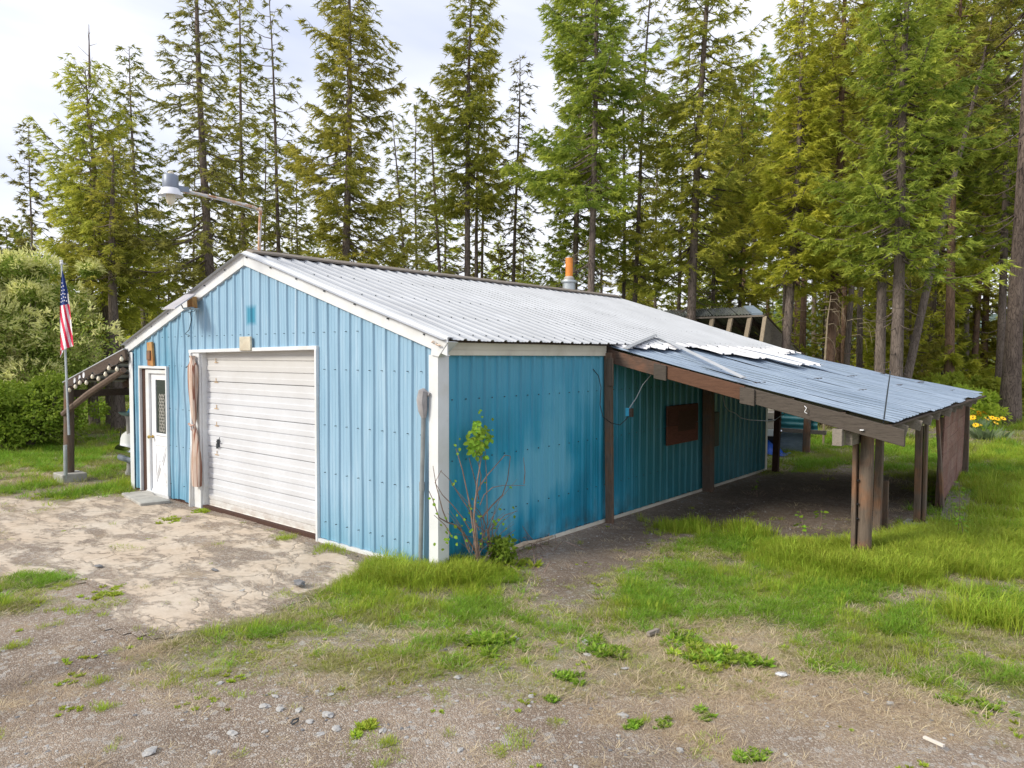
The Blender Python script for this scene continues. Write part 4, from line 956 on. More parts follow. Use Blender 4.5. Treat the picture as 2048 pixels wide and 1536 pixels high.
# white car behind the porch, rear end with chrome bumper
def car():
    r = empty('parked_car', (-9.12, 2.6, 0), 0, 'white car with a chrome bumper parked under the left porch, mostly hidden', 'car')
    def loft(secs, name, mat, mirror=False):
        V = []; F = []; n = len(secs[0])
        for s_ in secs: V += s_
        for i in range(len(secs)-1):
            for j in range(n-1): F.append((i*n+j, i*n+j+1, (i+1)*n+j+1, (i+1)*n+j))
        F += [tuple(range(n))[::-1], tuple((len(secs)-1)*n+j for j in range(n))]
        me = D.meshes.new(name); me.from_pydata(V, [], F); me.materials.append(mat); me.polygons.foreach_set('use_smooth', [True]*len(F)); me.update()
        try: me.set_sharp_from_angle(angle=rad(35))
        except Exception: pass
        return link(name, me, r)
    def sec(y, w, zb, zt, cr_=.12):
        return [(-w,y,zb),(-w-.03,y,(zb+zt)*.5),(-w+.01,y,zt-cr_),(-w+cr_,y,zt),(0,y,zt+.02),(w-cr_,y,zt),(w-.01,y,zt-cr_),(w+.03,y,(zb+zt)*.5),(w,y,zb)]
    loft([sec(-2.04,.80,.34,.82,.08), sec(-1.95,.83,.30,.88,.1), sec(-1.2,.83,.28,.90), sec(0,.84,.26,.92), sec(1.2,.83,.28,.90), sec(1.95,.78,.34,.82), sec(2.1,.66,.42,.70,.1)], 'body', M['carpaint'])
    loft([sec(-1.25,.62,.90,.93,.02), sec(-.75,.58,.88,1.32,.10), sec(.2,.58,.88,1.36,.10), sec(.95,.62,.90,.95,.02)], 'cabin', M['glass'])
    def rb(z, y0, rr, mat, nm): 
        m = MB(); m.tube([(-.88,y0+.40,z),(-.88,y0+.12,z),(-.80,y0+.01,z),(0,y0-.02,z),(.80,y0+.01,z),(.88,y0+.12,z),(.88,y0+.40,z)], rr, 10); m.v = [(a, b, z+(c_-z)*1.3) for a, b, c_ in m.v]; m.build(nm, mat, r, smooth=True)
    rb(.50, -2.08, .085, M['chrome'], 'bumper'); rb(.35, -2.06, .055, M['lampgrey'], 'lower_bumper'); rb(.52, 2.10, .07, M['chrome'], 'bumper')
    for sx_ in (-1, 1):
        for sy_ in (-1.3, 1.3):
            m = MB(); m.tube([(sx_*.66, sy_, .31),(sx_*.84, sy_, .31)], .31, 22); w = m.build('wheel', M['black'], r, smooth=True)
            m = MB(); m.tube([(sx_*.83, sy_, .31),(sx_*.85, sy_, .31)], .17, 16); m.build('hubcap', M['chrome'], w)
    m = MB(); m.tube([(-.90,-1.98,.50),(-.91,-2.0,.72),(-.86,-2.0,.90)], .012, 6); m.build('trim_line', M['black'], r)
car()
# bird bath
bbp = deep(259, 829, 14.75); bz = bbp.z
bt = empty('bird_bath', (bbp.x, bbp.y, 0), 0, 'grey-green bird bath on a column with a small blue bottle shape, above the chrome bumper', 'bird bath')
M['verdi'] = simple('verdigris', (.17, .27, .27), .7, 0, .3, 8, .2)
m = MB(); m.lathe((0,0,bz), [(.001,.0),(.15,.01),(.20,.045),(.205,.055),(.16,.0),(.09,-.03),(.001,-.035)], 20); m.build('basin', M['verdi'], bt, smooth=True)
m = MB(); m.lathe((0,0,.0), [(.10,0),(.10,.06),(.07,.12),(.055,bz*.5),(.065,bz-.1),(.09,bz-.03)], 16); m.build('column', M['concrete'], bt, smooth=True)
m = MB(); m.lathe((.02,0,bz+.0), [(.05,.0),(.055,.05),(.035,.09),(.018,.12),(.001,.15)], 12); m.build('bottle', M['bluebox'], bt, smooth=True)

# ---------------------------------------------------------------- buildings behind
sh_ = empty('open_shed', (-6.5, 20, 0), 0, 'weathered open shed with a grey corrugated roof and plywood side behind the garage', 'shed')
def S(o): o.parent = sh_; o.location = -Vector(sh_.location); return o
xr, xl, ry, rz_ = -3.1, -10.5, 17.7, 3.84
def wavy(p00, p10, p01, p11, n, amp, name, mat, nv=2):
    V = []; F = []
    p00, p10, p01, p11 = map(Vector, (p00, p10, p01, p11)); nrm = (p10-p00).cross(p01-p00).normalized()
    if nrm.z < 0: nrm = -nrm
    for j in range(nv+1):
        for i in range(n+1):
            u = i/n; v = j/nv; p = p00.lerp(p10, u).lerp(p01.lerp(p11, u), v) + nrm*(amp*math.sin(i*math.pi/2)); V.append(tuple(p))
    for j in range(nv):
        for i in range(n): a = j*(n+1)+i; F.append((a, a+1, a+n+2, a+n+1))
    return mesh_np(name, V, F, [mat], smooth=True)
M['oldcorr'] = simple('old_corrugated', (.13,.14,.135), .7, .2, .3, 4, .1, dirt=(.10,.12,.07))
for i in range(9):
    a, b = xr-.88*i, xr-.88*(i+1)+.03; ta, tb = xr-.5-.83*i, xr-.5-.83*(i+1)+.02
    S(link('roof_sheet', wavy((a,ry,rz_), (b,ry,rz_), (a,21.3,2.55), (b,21.3,2.55), 32, .02, 'roof_sheet', M['oldcorr'])))
    S(link('upper_sheet', wavy((ta,ry+.32,rz_+.27), (tb,ry+.32,rz_+.27), (a,ry-.03,rz_+.0), (b,ry-.03,rz_+.0), 32, .02, 'upper_sheet', M['oldcorr'])))
    S(link('back_sheet', wavy((ta,ry+.33,rz_+.26), (tb,ry+.33,rz_+.26), (ta,19.3,rz_-.52), (tb,19.3,rz_-.52), 16, .01, 'back_sheet', M['oldcorr'])))
m = MB(); m.hexa([(xr-.02,ry-.05,rz_-.03),(xr-.52,ry+.30,rz_+.23),(xr-.80,ry+.30,rz_+.22),(xr-.36,ry-.05,rz_-.03),(xr+.0,ry-.07,rz_+.04),(xr-.48,ry+.30,rz_+.31),(xr-.80,ry+.30,rz_+.31),(xr-.36,ry-.07,rz_+.04)]); S(m.build('end_flashing', M['galv']))
m = MB(); m.beam((xr+.02,ry-.02,rz_-.06), (xl,ry-.02,rz_-.06), .05, .06); S(m.build('edge_board', M['wood_grey']))
for i in range(8):
    p = at(1500-38.5*i*(1-.012*i), 632, 1, ry+.02); x = p.x
    S(MB().beam((x-.17,ry-.25,2.2),(x,ry+.03,rz_-.10), .17, .06, up=(.35,1,0)).build('stud', M['wood_pale']))
    S(MB().beam((x,ry+.12,rz_-.16),(x,21.2,2.42), .05, .14).build('rafter', M['wood_dark']))
for y, z in ((18.5,3.50),(19.4,3.17),(20.3,2.85)): S(MB().beam((xr,y,z),(xl,y,z), .06, .05).build('purlin', M['wood_dark']))
m = MB(); m.hexa([(xr+.01,ry-.75,1.5),(xr+.04,ry-.75,1.5),(xr+.04,21.2,1.5),(xr+.01,21.2,1.5),(xr+.01,ry-.0,rz_-.05),(xr+.04,ry-.0,rz_-.05),(xr+.04,21.25,2.52),(xr+.01,21.25,2.52)]); S(m.build('plywood_side', M['wood_grey']))
m = MB(); m.hexa([(xr+.03,ry-.22,.0),(xr+.06,ry-.22,.0),(xr+.06,21.2,0),(xr+.03,21.2,0),(xr+.03,ry-.22,1.52),(xr+.06,ry-.22,1.52),(xr+.06,21.2,1.52),(xr+.03,21.2,1.52)]); S(m.build('lower_side', M['wood_dark']))
S(MB().beam((xr+.05,ry-.80,1.5),(xr+.04,ry+.02,rz_-.08), .06, .12, up=(1,0,0)).build('corner_board', M['wood_pale']))
S(MB().beam((xr+.05,ry-.02,rz_-.01),(xr+.05,21.4,2.53), .03, .05).build('edge_strip', M['wood_dark']))
m = MB(); m.box(xl,xr,21.1,21.2,0,2.4); m.box(xl-.05,xl,18,21.2,0,2.4); S(m.build('back_wall', M['wood_dark']))
m = MB(); m.hexa([(xr+.05,21.3,2.1),(xr+.08,21.3,2.1),(xr+.3,21.9,2.1),(xr+.27,21.9,2.1),(xr+.05,21.3,2.6),(xr+.08,21.3,2.6),(xr+.09,21.35,2.6),(xr+.06,21.35,2.6)]); S(m.build('broken_board', M['wood_grey']))

ts = empty('storage_bay', (-.6, 13.5, 0), 0, 'low storage bay with teal corrugated top and pale boards, behind the lean-to', 'shed')
def TS(o): o.parent = ts; o.location = -Vector(ts.location); return o
TS(link('corrugated_sheet', wavy((-.95,13.0,.62), (-.95,13.0,1.7), (.10,13.0,.62), (.02,13.0,1.7), 30, .02, 'corrugated_sheet', M['tealsheet'])))
for i, z in enumerate((.04,.29)):
    TS(MB().box(-.95,-.22,13.02+.004*i,13.06+.004*i,z,z+.25).build('board', M['paleboard'], bevel=.003))
TS(MB().box(-.98,.32,12.9,12.97,.53,.63).build('cross_rail', M['wood_grey'], bevel=.004))
TS(MB().tube([(-.15,12.92,-.05),(-.13,12.92,.9),(-.11,12.92,1.75)], [.10,.085,.075], 9, rough=.07).build('post', M['wood_z'], smooth=True))
# blue tarp draped over a heap
def tarp():
    V = []; F = []; n = 26; c0 = (-1.05, 12.55)
    for j in range(n+1):
        for i in range(n+1):
            u = i/n*2-1; v = j/n*2-1; x = c0[0]+u*.62; y = c0[1]+v*.35
            h = .50*max(0, 1-abs(u+.25)**1.5*1.1)*max(0, 1-abs(v)**3)*(1 if u < .6 else 1)+.03*math.sin(u*14+v*3)+.02*math.sin(v*17-u*5); h = max(.01, h*(.75+.3*u if u > 0 else .75))
            V.append((x, y, h))
    for j in range(n):
        for i in range(n): a = j*(n+1)+i; F.append((a, a+1, a+n+2, a+n+1))
    o = link('blue_tarp', mesh_np('blue_tarp', V, F, [M['tarp']], smooth=True)); tag(o, 'crumpled bright blue tarp heaped on the ground below the beige truck', 'tarp')
tarp()
def truck():
    r = empty('pickup_truck', (-1.42, 11.85, 0), rad(24), 'beige pickup truck with chrome bumper and licence plate, behind the far corner of the garage', 'truck')
    m = MB(); m.hexa([(-.86,.25,.45),(.86,.25,.45),(.86,2.4,.45),(-.86,2.4,.45),(-.88,.22,1.08),(.88,.22,1.08),(.88,2.4,1.08),(-.88,2.4,1.08)]); m.build('bed', M['beigepaint'], r, bevel=.03)
    m = MB(); m.hexa([(-.86,2.42,.45),(.86,2.42,.45),(.86,3.8,.45),(-.86,3.8,.45),(-.72,2.6,1.62),(.72,2.6,1.62),(.72,3.5,1.62),(-.72,3.5,1.62)]); m.build('cab', M['beigepaint'], r, bevel=.06)
    m = MB(); m.box(-.84,.84,3.8,4.9,.45,1.0); m.build('hood', M['beigepaint'], r, bevel=.06)
    m = MB(); m.box(-.80,.80,.18,.222,.52,1.06); m.build('tailgate', M['beigepaint'], r, bevel=.012)
    m = MB(); m.tube([(-.95,.16,.60),(-.9,.05,.60),(0,.02,.60),(.9,.05,.60),(.95,.16,.60)], .07, 10); m.build('bumper', M['chrome'], r, smooth=True)
    m = MB(); m.box(.52,.78,-.07,-.055,.50,.66); m.build('licence_plate', M['plate'], r)
    m = MB(); m.box(.60,.78,.16,.182,.86,.90); m.build('badge', M['black'], r)
    for sx_ in (-1, 1):
        for yy in (1.1, 4.3):
            m = MB(); m.tube([(sx_*.66,yy,.36),(sx_*.88,yy,.36)], .36, 20); w = m.build('wheel', M['black'], r, smooth=True)
            m = MB(); m.tube([(sx_*.87,yy,.36),(sx_*.89,yy,.36)], .2, 16); m.build('rim', M['chrome'], w)
truck()

# ---------------------------------------------------------------- trees
def sprig_mesh(name, P, Dn, Ln, Wd, mat, rng, tint=None, fold=.0):
    """P base points, Dn directions, each sprig one 4-point blade"""
    n = len(P); Dn = Dn/np.linalg.norm(Dn, axis=1, keepdims=True); rv = rng.normal(size=(n,3)); rv[:,2] *= .6
    sd = np.cross(Dn, rv); sd /= np.linalg.norm(sd, axis=1, keepdims=True)+1e-9
    L_ = Ln[:,None]; w = Wd[:,None]
    V = np.empty((n,4,3)); V[:,0] = P; V[:,1] = P+Dn*L_*.45+sd*w*.5; V[:,2] = P+Dn*L_; V[:,3] = P+Dn*L_*.45-sd*w*.5
    F = np.arange(n*4).reshape(n,4); me = mesh_np(name, V.reshape(-1,3), F, [mat])
    if tint is None: tint = rng.random(n)
    A = me.attributes.new('tint', 'FLOAT', 'POINT'); A.data.foreach_set('value', np.repeat(tint, 4).astype(np.float32))
    return me
def needle_mesh(name, P, Dn, Ln, Wd, mat, rng, tint):
    n = len(P); Dn = Dn/np.linalg.norm(Dn, axis=1, keepdims=True); rv = rng.normal(size=(n,3)); rv[:,2] *= .6
    sd = np.cross(Dn, rv); sd /= np.linalg.norm(sd, axis=1, keepdims=True)+1e-9
    V = np.empty((n,3,3)); V[:,0] = P-sd*Wd[:,None]*.5; V[:,1] = P+sd*Wd[:,None]*.5; V[:,2] = P+Dn*Ln[:,None]
    me = mesh_np(name, V.reshape(-1,3), np.arange(n*3).reshape(n,3), [mat])
    A = me.attributes.new('tint', 'FLOAT', 'POINT'); A.data.foreach_set('value', np.repeat(tint, 3).astype(np.float32)); return me
def tubes_np(name, P, R_, n, mat):
    """P (m,k,3) polylines, R_ (m,k) radii"""
    m, k, _ = P.shape; T_ = np.gradient(P, axis=1); T_ /= np.linalg.norm(T_, axis=2, keepdims=True)+1e-9
    a = np.cross(T_, np.array([.13,.31,.94])); a /= np.linalg.norm(a, axis=2, keepdims=True)+1e-9; b = np.cross(T_, a)
    th = 2*np.pi*np.arange(n)/n
    V = P[:,:,None,:] + R_[:,:,None,None]*(a[:,:,None,:]*np.cos(th)[None,None,:,None] + b[:,:,None,:]*np.sin(th)[None,None,:,None])
    I = np.arange(m*k*n).reshape(m,k,n); J = np.roll(I, -1, axis=2)
    F = np.stack([I[:,:-1], J[:,:-1], J[:,1:], I[:,1:]], -1).reshape(-1,4)
    return mesh_np(name, V.reshape(-1,3), F, [mat], smooth=True)

def conifer(seed, H, r0, cb, hw, dens=1.0, lean=(0,0), nb=150, mat='fir', bark_='bark', sw=.055, sl=.2, top=0.0, up=.25, droop=.22, dead=.12, shape=.75, side=None, sl_k=1.0):
    """meshes of trunk, limbs, crown; cb = height where the crown starts; hw = half width of the crown"""
    rng = np.random.default_rng(seed)
    k = 14; zz = np.linspace(-.3, H, k); t = np.clip(zz/H, 0, 1)
    bend = lambda t: np.stack([lean[0]*t + .12*np.sin(t*5+seed)*t, lean[1]*t + .10*np.cos(t*4+seed)*t], -1)
    tr = np.zeros((1,k,3)); tr[0,:,:2] = bend(t); tr[0,:,2] = zz
    rr = r0*(1-t)**.8*.93+.012; rr[0] = r0*1.35; rr[1] = r0*1.02
    m_tr = tubes_np('trunk', tr, rr[None], 10, M[bark_])
    # limbs
    n = nb; u = (np.arange(n)+rng.random(n))/n; u = u**.9
    hb = H*(1-top) - (H*(1-top)-cb)*u            # top -> crown base
    q = (H-hb)/(H-cb)                            # 0 top, 1 base
    env = np.clip(q, .0, 1)**shape*(1-.25*np.clip(q-.75, 0, 1)/.25*rng.random(n))
    az = np.arange(n)*2.39996+rng.random(n)*1.0
    Lb = hw*env*rng.uniform(.35, 1.22, n)*(.85+.35*np.sin(hb*1.3+az*1.0+seed)) + .25
    if side is not None: Lb *= 1+side[1]*np.cos(az-side[0])
    el = np.interp(q, [0, .35, 1], [up+.55, up+.05, -.08]) + rng.normal(0, .1, n)
    nd = int(n*dead)                             # bare lower limbs
    hb = np.r_[hb, cb*rng.uniform(.35, 1.0, nd)]; az = np.r_[az, rng.random(nd)*6.28]; Lb = np.r_[Lb, hw*rng.uniform(.15, .55, nd)]; el = np.r_[el, rng.normal(-.1, .2, nd)]
    N_ = n+nd; s = np.linspace(0, 1, 5)
    dx, dy = np.cos(az), np.sin(az); tb = bend(np.clip(hb/H, 0, 1))
    rad_ = Lb[:,None]*s[None]
    P = np.zeros((N_,5,3)); P[:,:,0] = tb[:,0:1]+dx[:,None]*rad_; P[:,:,1] = tb[:,1:2]+dy[:,None]*rad_
    P[:,:,2] = hb[:,None] + Lb[:,None]*(np.tan(el)[:,None]*s[None] - droop*np.sin(s[None]*2.6)*1.0 + .10*s[None]**3)
    rb = (.010+.012*Lb)[:,None]*(1-s[None]*.85)
    m_lb = tubes_np('limbs', P, rb, 3, M[bark_])
    # twigs on live limbs
    def pos(i, sv):
        x = sv*4; j = np.minimum(x.astype(int), 3); f_ = (x-j)[:,None]; return P[i,j]*(1-f_)+P[i,j+1]*f_
    nt_ = np.maximum(3, (Lb[:n]*8.2*dens*sl_k).astype(int)); bi = np.repeat(np.arange(n), nt_); m_ = len(bi)
    sv = rng.uniform(.10, 1, m_)**.75; keep = rng.random(m_) < np.interp(sv, [.1, .4, 1], [.22, .8, 1]); bi = bi[keep]; sv = sv[keep]; m_ = len(bi)
    base = pos(bi, sv); ss = rng.choice([-1, 1], m_); ang = az[bi]+ss*rng.uniform(.5, 1.15, m_)
    tl = (.28*Lb[bi]*(1.15-sv)+.16)*rng.uniform(.7, 1.2, m_)
    td = np.stack([np.cos(ang), np.sin(ang), rng.normal(-.10, .22, m_)], 1)
    ns_ = np.maximum(6, (tl/.0175).astype(int)); ti = np.repeat(np.arange(m_), ns_); K = len(ti)
    qv = rng.random(K); pp = base[ti]+td[ti]*(tl[ti]*qv)[:,None]; pp[:,2] -= .25*tl[ti]*qv**2
    a2 = ang[ti]+rng.choice([-1,1], K)*rng.uniform(.2, 1.0, K)
    dd = np.stack([np.cos(a2), np.sin(a2), rng.normal(-.40, .5, K)], 1)
    ln = sl*rng.uniform(.6, 1.3, K); wd = sw*rng.uniform(.7, 1.3, K)
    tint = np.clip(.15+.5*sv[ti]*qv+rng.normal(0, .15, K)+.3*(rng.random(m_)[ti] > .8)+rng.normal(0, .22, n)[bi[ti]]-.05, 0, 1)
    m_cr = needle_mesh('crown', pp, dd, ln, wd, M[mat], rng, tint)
    return m_tr, m_lb, m_cr
def plant(x, y, meshes, label, cat='tree', group=None, name='fir_tree', s=1.0, rz=0.0, z=None):
    r = empty(name, (x, y, float(gz(x, y)) if z is None else z), rz, label, cat, group); r.scale = (s, s, s)
    for nm, me in zip(('trunk', 'limbs', 'crown'), meshes): link(nm, me, r)
    return r
def ground_at(px, depth):
    d = ray(px, 712); t = depth/FPX; p = CAM+d*t; return p.x, p.y
ROOTV = (_R.x, _R.y)
# name, label, px base, px top, py top, depth, py crown base, half width px, options
TR = [
 ('tall fir with a bare dead leader poking above the crown, leftmost of the big firs', 222, 190, 150, 25, 650, 125, dict(dens=1.15, nb=190, r0=.20, mat='fir', up=.45, shape=.62, side=(YAW+math.pi, .15))),
 ('small dark-green fir between the leftmost fir and the tall ridge-line fir', 292, 272, 105, 31, 580, 62, dict(dens=1.1, nb=130, r0=.13, mat='fir_dark')),
 ('tall open fir with long bare limbs rising behind the yard light', 434, 398, -170, 25, 580, 125, dict(dens=.85, nb=170, r0=.24, mat='fir_grey', dead=.35)),
 ('shaggy fir with dense foliage just left of the thin pole-like fir', 500, 480, -40, 30, 560, 75, dict(dens=1.0, nb=130, r0=.14, mat='fir')),
 ('thin pole-like fir with a small tufted top above the lamp arm', 572, 541, 10, 30, 600, 62, dict(dens=.65, nb=95, r0=.13, mat='fir_grey', shape=.35)),
 ('broad golden-green fir right of the roof peak', 686, 703, -130, 25, 560, 100, dict(dens=1.45, nb=230, r0=.21, mat='fir', shape=.5)),
 ('very thin short fir right of the broad golden-green fir', 820, 793, 240, 32, 560, 50, dict(dens=.5, nb=80, r0=.09, mat='fir_grey')),
 ('narrow fir with a short forked-looking top left of the tall straight fir', 888, 868, 205, 30, 570, 55, dict(dens=.6, nb=95, r0=.11, mat='fir_grey')),
 ('tall straight fir with a bare lower trunk and cone-shaped crown, at mid picture', 930, 946, -75, 27, 420, 86, dict(dens=1.5, nb=170, r0=.17, mat='fir', shape=.6, dead=.4)),
 ('bare slender trunk standing right beside the tall straight fir', 954, 957, 120, 29, 260, 30, dict(dens=.5, nb=50, r0=.12, mat='fir_grey')),
 ('slim sparse fir left of the big fir behind the chimney', 1026, 1032, 125, 29, 575, 48, dict(dens=.6, nb=105, r0=.11, mat='fir_grey')),
 ('dense dark fir right behind the orange stove pipe', 1146, 1156, -120, 27, 590, 80, dict(dens=1.3, nb=210, r0=.17, mat='fir_dark', shape=.35)),
 ('big grey-trunked fir just right of the orange stove pipe', 1178, 1188, -330, 24, 400, 125, dict(dens=1.4, nb=230, r0=.165, mat='fir_dark', dead=.3)),
 ('thin fir, left of a close pair above the far end of the roof ridge', 1243, 1248, 60, 29, 560, 55, dict(dens=.55, nb=90, r0=.11, mat='fir_grey')),
 ('slender fir leaning right, right of a close pair above the roof ridge', 1256, 1300, -60, 28, 560, 85, dict(dens=.7, nb=120, r0=.13, mat='fir')),
 ('thin shaded fir left of the thick grey-trunked fir', 1352, 1372, 40, 33, 590, 60, dict(dens=.9, nb=110, r0=.12, mat='fir')),
 ('thick grey-trunked fir with heavy crown above the open shed roof', 1376, 1412, -300, 25, 520, 130, dict(dens=1.15, nb=220, r0=.21, mat='fir', dead=.3)),
 ('dark pole fir with low green skirts left of the pale gap', 1424, 1428, 130, 30, 600, 70, dict(dens=1.0, nb=120, r0=.12, mat='fir_dark')),
 ('bright green bushy young fir behind the open shed roof', 1476, 1478, 190, 31, 640, 75, dict(dens=1.2, nb=150, r0=.10, mat='fir_gold')),
 ('golden sunlit fir with a full crown, brightest of the right-hand trees', 1562, 1604, 10, 24, 560, 95, dict(dens=1.6, nb=230, r0=.20, mat='fir_gold', shape=.6)),
 ('tall golden fir whose crown leaves the top of the picture', 1655, 1690, -260, 25, 560, 105, dict(dens=1.5, nb=250, r0=.20, mat='fir_gold', bark_='bark_red', shape=.5)),
 ('massive dark-green fir with a double trunk behind the lean-to', 1790, 1806, -240, 21, 520, 135, dict(dens=1.25, nb=240, r0=.23, mat='fir_dark', shape=.55)),
 ('grey fir trunk pressed against the massive dark-green fir', 1758, 1775, -60, 22, 560, 60, dict(dens=.8, nb=90, r0=.20, mat='fir_dark')),
 ('pale bare trunk leaning far to the right through the crowns', 1798, 1965, 20, 27, 240, 55, dict(dens=.7, nb=60, r0=.20, mat='fir_grey', dead=.6)),
 ('red-barked pine standing left of the double-trunked fir', 1604, 1612, -100, 34, 430, 80, dict(dens=1.1, nb=120, r0=.19, mat='fir_gold', bark_='bark_red')),
 ('dark slanting trunk between the golden fir and the double-trunked fir', 1690, 1722, -80, 30, 420, 80, dict(dens=.9, nb=120, r0=.15, mat='fir')),
 ('straight brown trunk left of the antenna-like rod', 1826, 1834, -200, 38, 420, 90, dict(dens=1.0, nb=120, r0=.24, mat='fir_dark')),
 ('sunlit red trunk paired with a dark trunk behind the lean-to roof', 1848, 1852, -150, 46, 400, 90, dict(dens=1.0, nb=110, r0=.20, mat='fir', bark_='bark_red')),
 ('dark trunk paired with the sunlit red trunk', 1860, 1870, -160, 42, 420, 90, dict(dens=1.0, nb=110, r0=.26, mat='fir_dark')),
 ('thick straight trunk above the low corner of the lean-to roof', 1897, 1900, -300, 38, 380, 110, dict(dens=1.1, nb=130, r0=.30, mat='fir_dark')),
 ('dark slim trunk, left one of the two that lean together', 1934, 1918, -100, 42, 420, 80, dict(dens=1.0, nb=110, r0=.19, mat='fir')),
 ('reddish trunk leaning right, tallest bare stem before the big pine', 1948, 1972, -60, 42, 330, 70, dict(dens=.9, nb=90, r0=.21, mat='fir', bark_='bark_red')),
 ('huge scaly-barked pine at the right edge of the picture', 2022, 2052, -500, 26, 60, 190, dict(dens=.7, nb=120, r0=.36, mat='fir', bark_='bark_pine', dead=.5)),
 ('shadowed dark trunk tucked left of the huge scaly pine', 2000, 2004, -250, 33, 500, 130, dict(dens=1.2, nb=150, r0=.22, mat='fir_dark')),
 ('grey trunk seen through the porch, thicker of the two', 236, 226, 300, 23.5, 560, 70, dict(dens=.9, nb=100, r0=.26, mat='fir')),
 ('slimmer grey trunk seen through the porch', 186, 180, 330, 24.5, 560, 65, dict(dens=.9, nb=100, r0=.20, mat='fir')),
 ('distant round-topped pine at the far left edge above the flowering bush', 18, 18, 452, 62, 545, 34, dict(dens=.8, nb=60, r0=.25, mat='fir_grey', shape=.25, sl=.35, sw=.09)),
]
for i, (lab, pb_, pt_, yt, dep, yc, hwp, o_) in enumerate(TR):
    x, y = ground_at(pb_, dep); zg = float(gz(x, y)); H = (712-yt)/FPX*dep+CAMH-zg; cbh = max(1.5, (712-yc)/FPX*dep+CAMH-zg)
    dxp = (pt_-pb_)*dep/FPX; o2 = dict(o_); f_ = max(1, dep/25)
    o2['dens'] = o2.get('dens', 1)*(1.25 if i < 18 else 1.0); o2['nb'] = int(o2['nb']*(.95 if i < 18 else 1.0)); me = conifer(100+i, H, o2.pop('r0')*.85, cbh, hwp*1.12/FPX*dep, lean=(ROOTV[0]*dxp, ROOTV[1]*dxp), sl=o2.pop('sl', .18*f_**.7), sw=o2.pop('sw', .037*f_**.7), **o2)
    r = plant(x, y, me, lab, z=zg, name='pine_tree' if 'pine' in lab else 'fir_tree')
    if i == 0:
        m = MB(); m.tube([(ROOTV[0]*dxp, ROOTV[1]*dxp, H-.6), (ROOTV[0]*dxp*.98, ROOTV[1]*dxp*.98, H+1.5)], [.05, .008], 5)
        for q in range(14): a = random.random()*6.28; z = H-1.2+q*.18; m.tube([(ROOTV[0]*dxp, ROOTV[1]*dxp, z), (ROOTV[0]*dxp+math.cos(a)*(.75-q*.04), ROOTV[1]*dxp+math.sin(a)*(.75-q*.04), z+.2)], [.012,.004], 3)
        m.build('dead_leader', M['twig'], r)
# wood behind: shared variants
VAR = [conifer(500+i, 15, .17, cb_, 2.3, dens=d_, nb=130, mat=mt, sl=.30, sw=.075, shape=sh, sl_k=.9, bark_=bk_) for i, (cb_, d_, mt, sh, bk_) in enumerate(
      [(2.0,1.1,'fir',.6,'bark'), (3.5,1.0,'fir_dark',.7,'bark'), (1.2,1.2,'fir_gold',.65,'bark'), (6.0,.9,'fir',.5,'bark_red'), (1.5,1.1,'fir_dark',.6,'bark')])]
SLIM = [conifer(600+i, 16, r_, cb_, hw_, dens=d_, nb=95, mat=mt, sl=.28, sw=.062, shape=.35, bark_=bk_, dead=.4) for i, (cb_, d_, mt, hw_, bk_, r_) in enumerate(
      [(2.0,.75,'fir',1.35,'bark',.10), (4.5,.7,'fir_grey',1.2,'bark',.10), (9.5,.95,'fir',1.9,'bark_red',.17), (8.5,.95,'fir_dark',2.0,'bark',.15)])]
VAR = VAR+SLIM
rng = np.random.default_rng(3)
def wood_(n, px0, px1, d0, d1, hmin, hmax, lab, grp, vs=(0,1,2,3,4), pw=1.0):
    for i in range(n):
        px = px0+(px1-px0)*(i+rng.random())/n; dep = d0+(d1-d0)*rng.random()**pw; x, y = ground_at(px, dep)
        plant(x, y, VAR[int(rng.choice(vs))], lab, group=grp, s=rng.uniform(hmin, hmax)/15, rz=rng.random()*6.28)
wood_(34, -150, 1300, 36, 60, 6.0, 10.5, 'lower fir of the row closing the gaps behind the tall firs', 'smaller firs behind the tall firs left and mid', (0,1,2,4))
wood_(16, 60, 1300, 30, 38, 3.5, 6.0, 'young bushy fir low behind the garage roof', 'young firs behind the roof', (0,2,4))
wood_(15, 1280, 2500, 36, 62, 11, 19, 'tall fir in the crowded wood on the right', 'tall firs in the wood on the right', (0,1,2,3,4))
wood_(18, 1280, 2500, 60, 105, 9, 16, 'distant fir deep in the wood on the right', 'distant firs deep in the wood', (0,1,2,4))
wood_(14, 1330, 1950, 30, 42, 4.5, 8.5, 'young bushy fir under the tall trees on the right', 'young firs under the tall trees', (0,2,2,4))
wood_(24, -700, 1300, 70, 120, 7, 12, 'far fir low on the skyline behind the garage', 'far firs low on the skyline', (0,1,4))
wood_(12, -1500, -150, 30, 50, 12, 18, 'fir beyond the flowering bush', 'firs beyond the flowering bush', (0,1,4))

wood_(17, 60, 1330, 30, 40, 8, 14.5, 'slim sparse fir standing between the big firs behind the garage', 'slim sparse firs between the big firs', (5,5,6))
wood_(26, 1480, 2060, 32, 58, 15, 20, 'straight bare-stemmed fir with a high crown in the wood on the right', 'bare-stemmed firs in the wood on the right', (7,8))
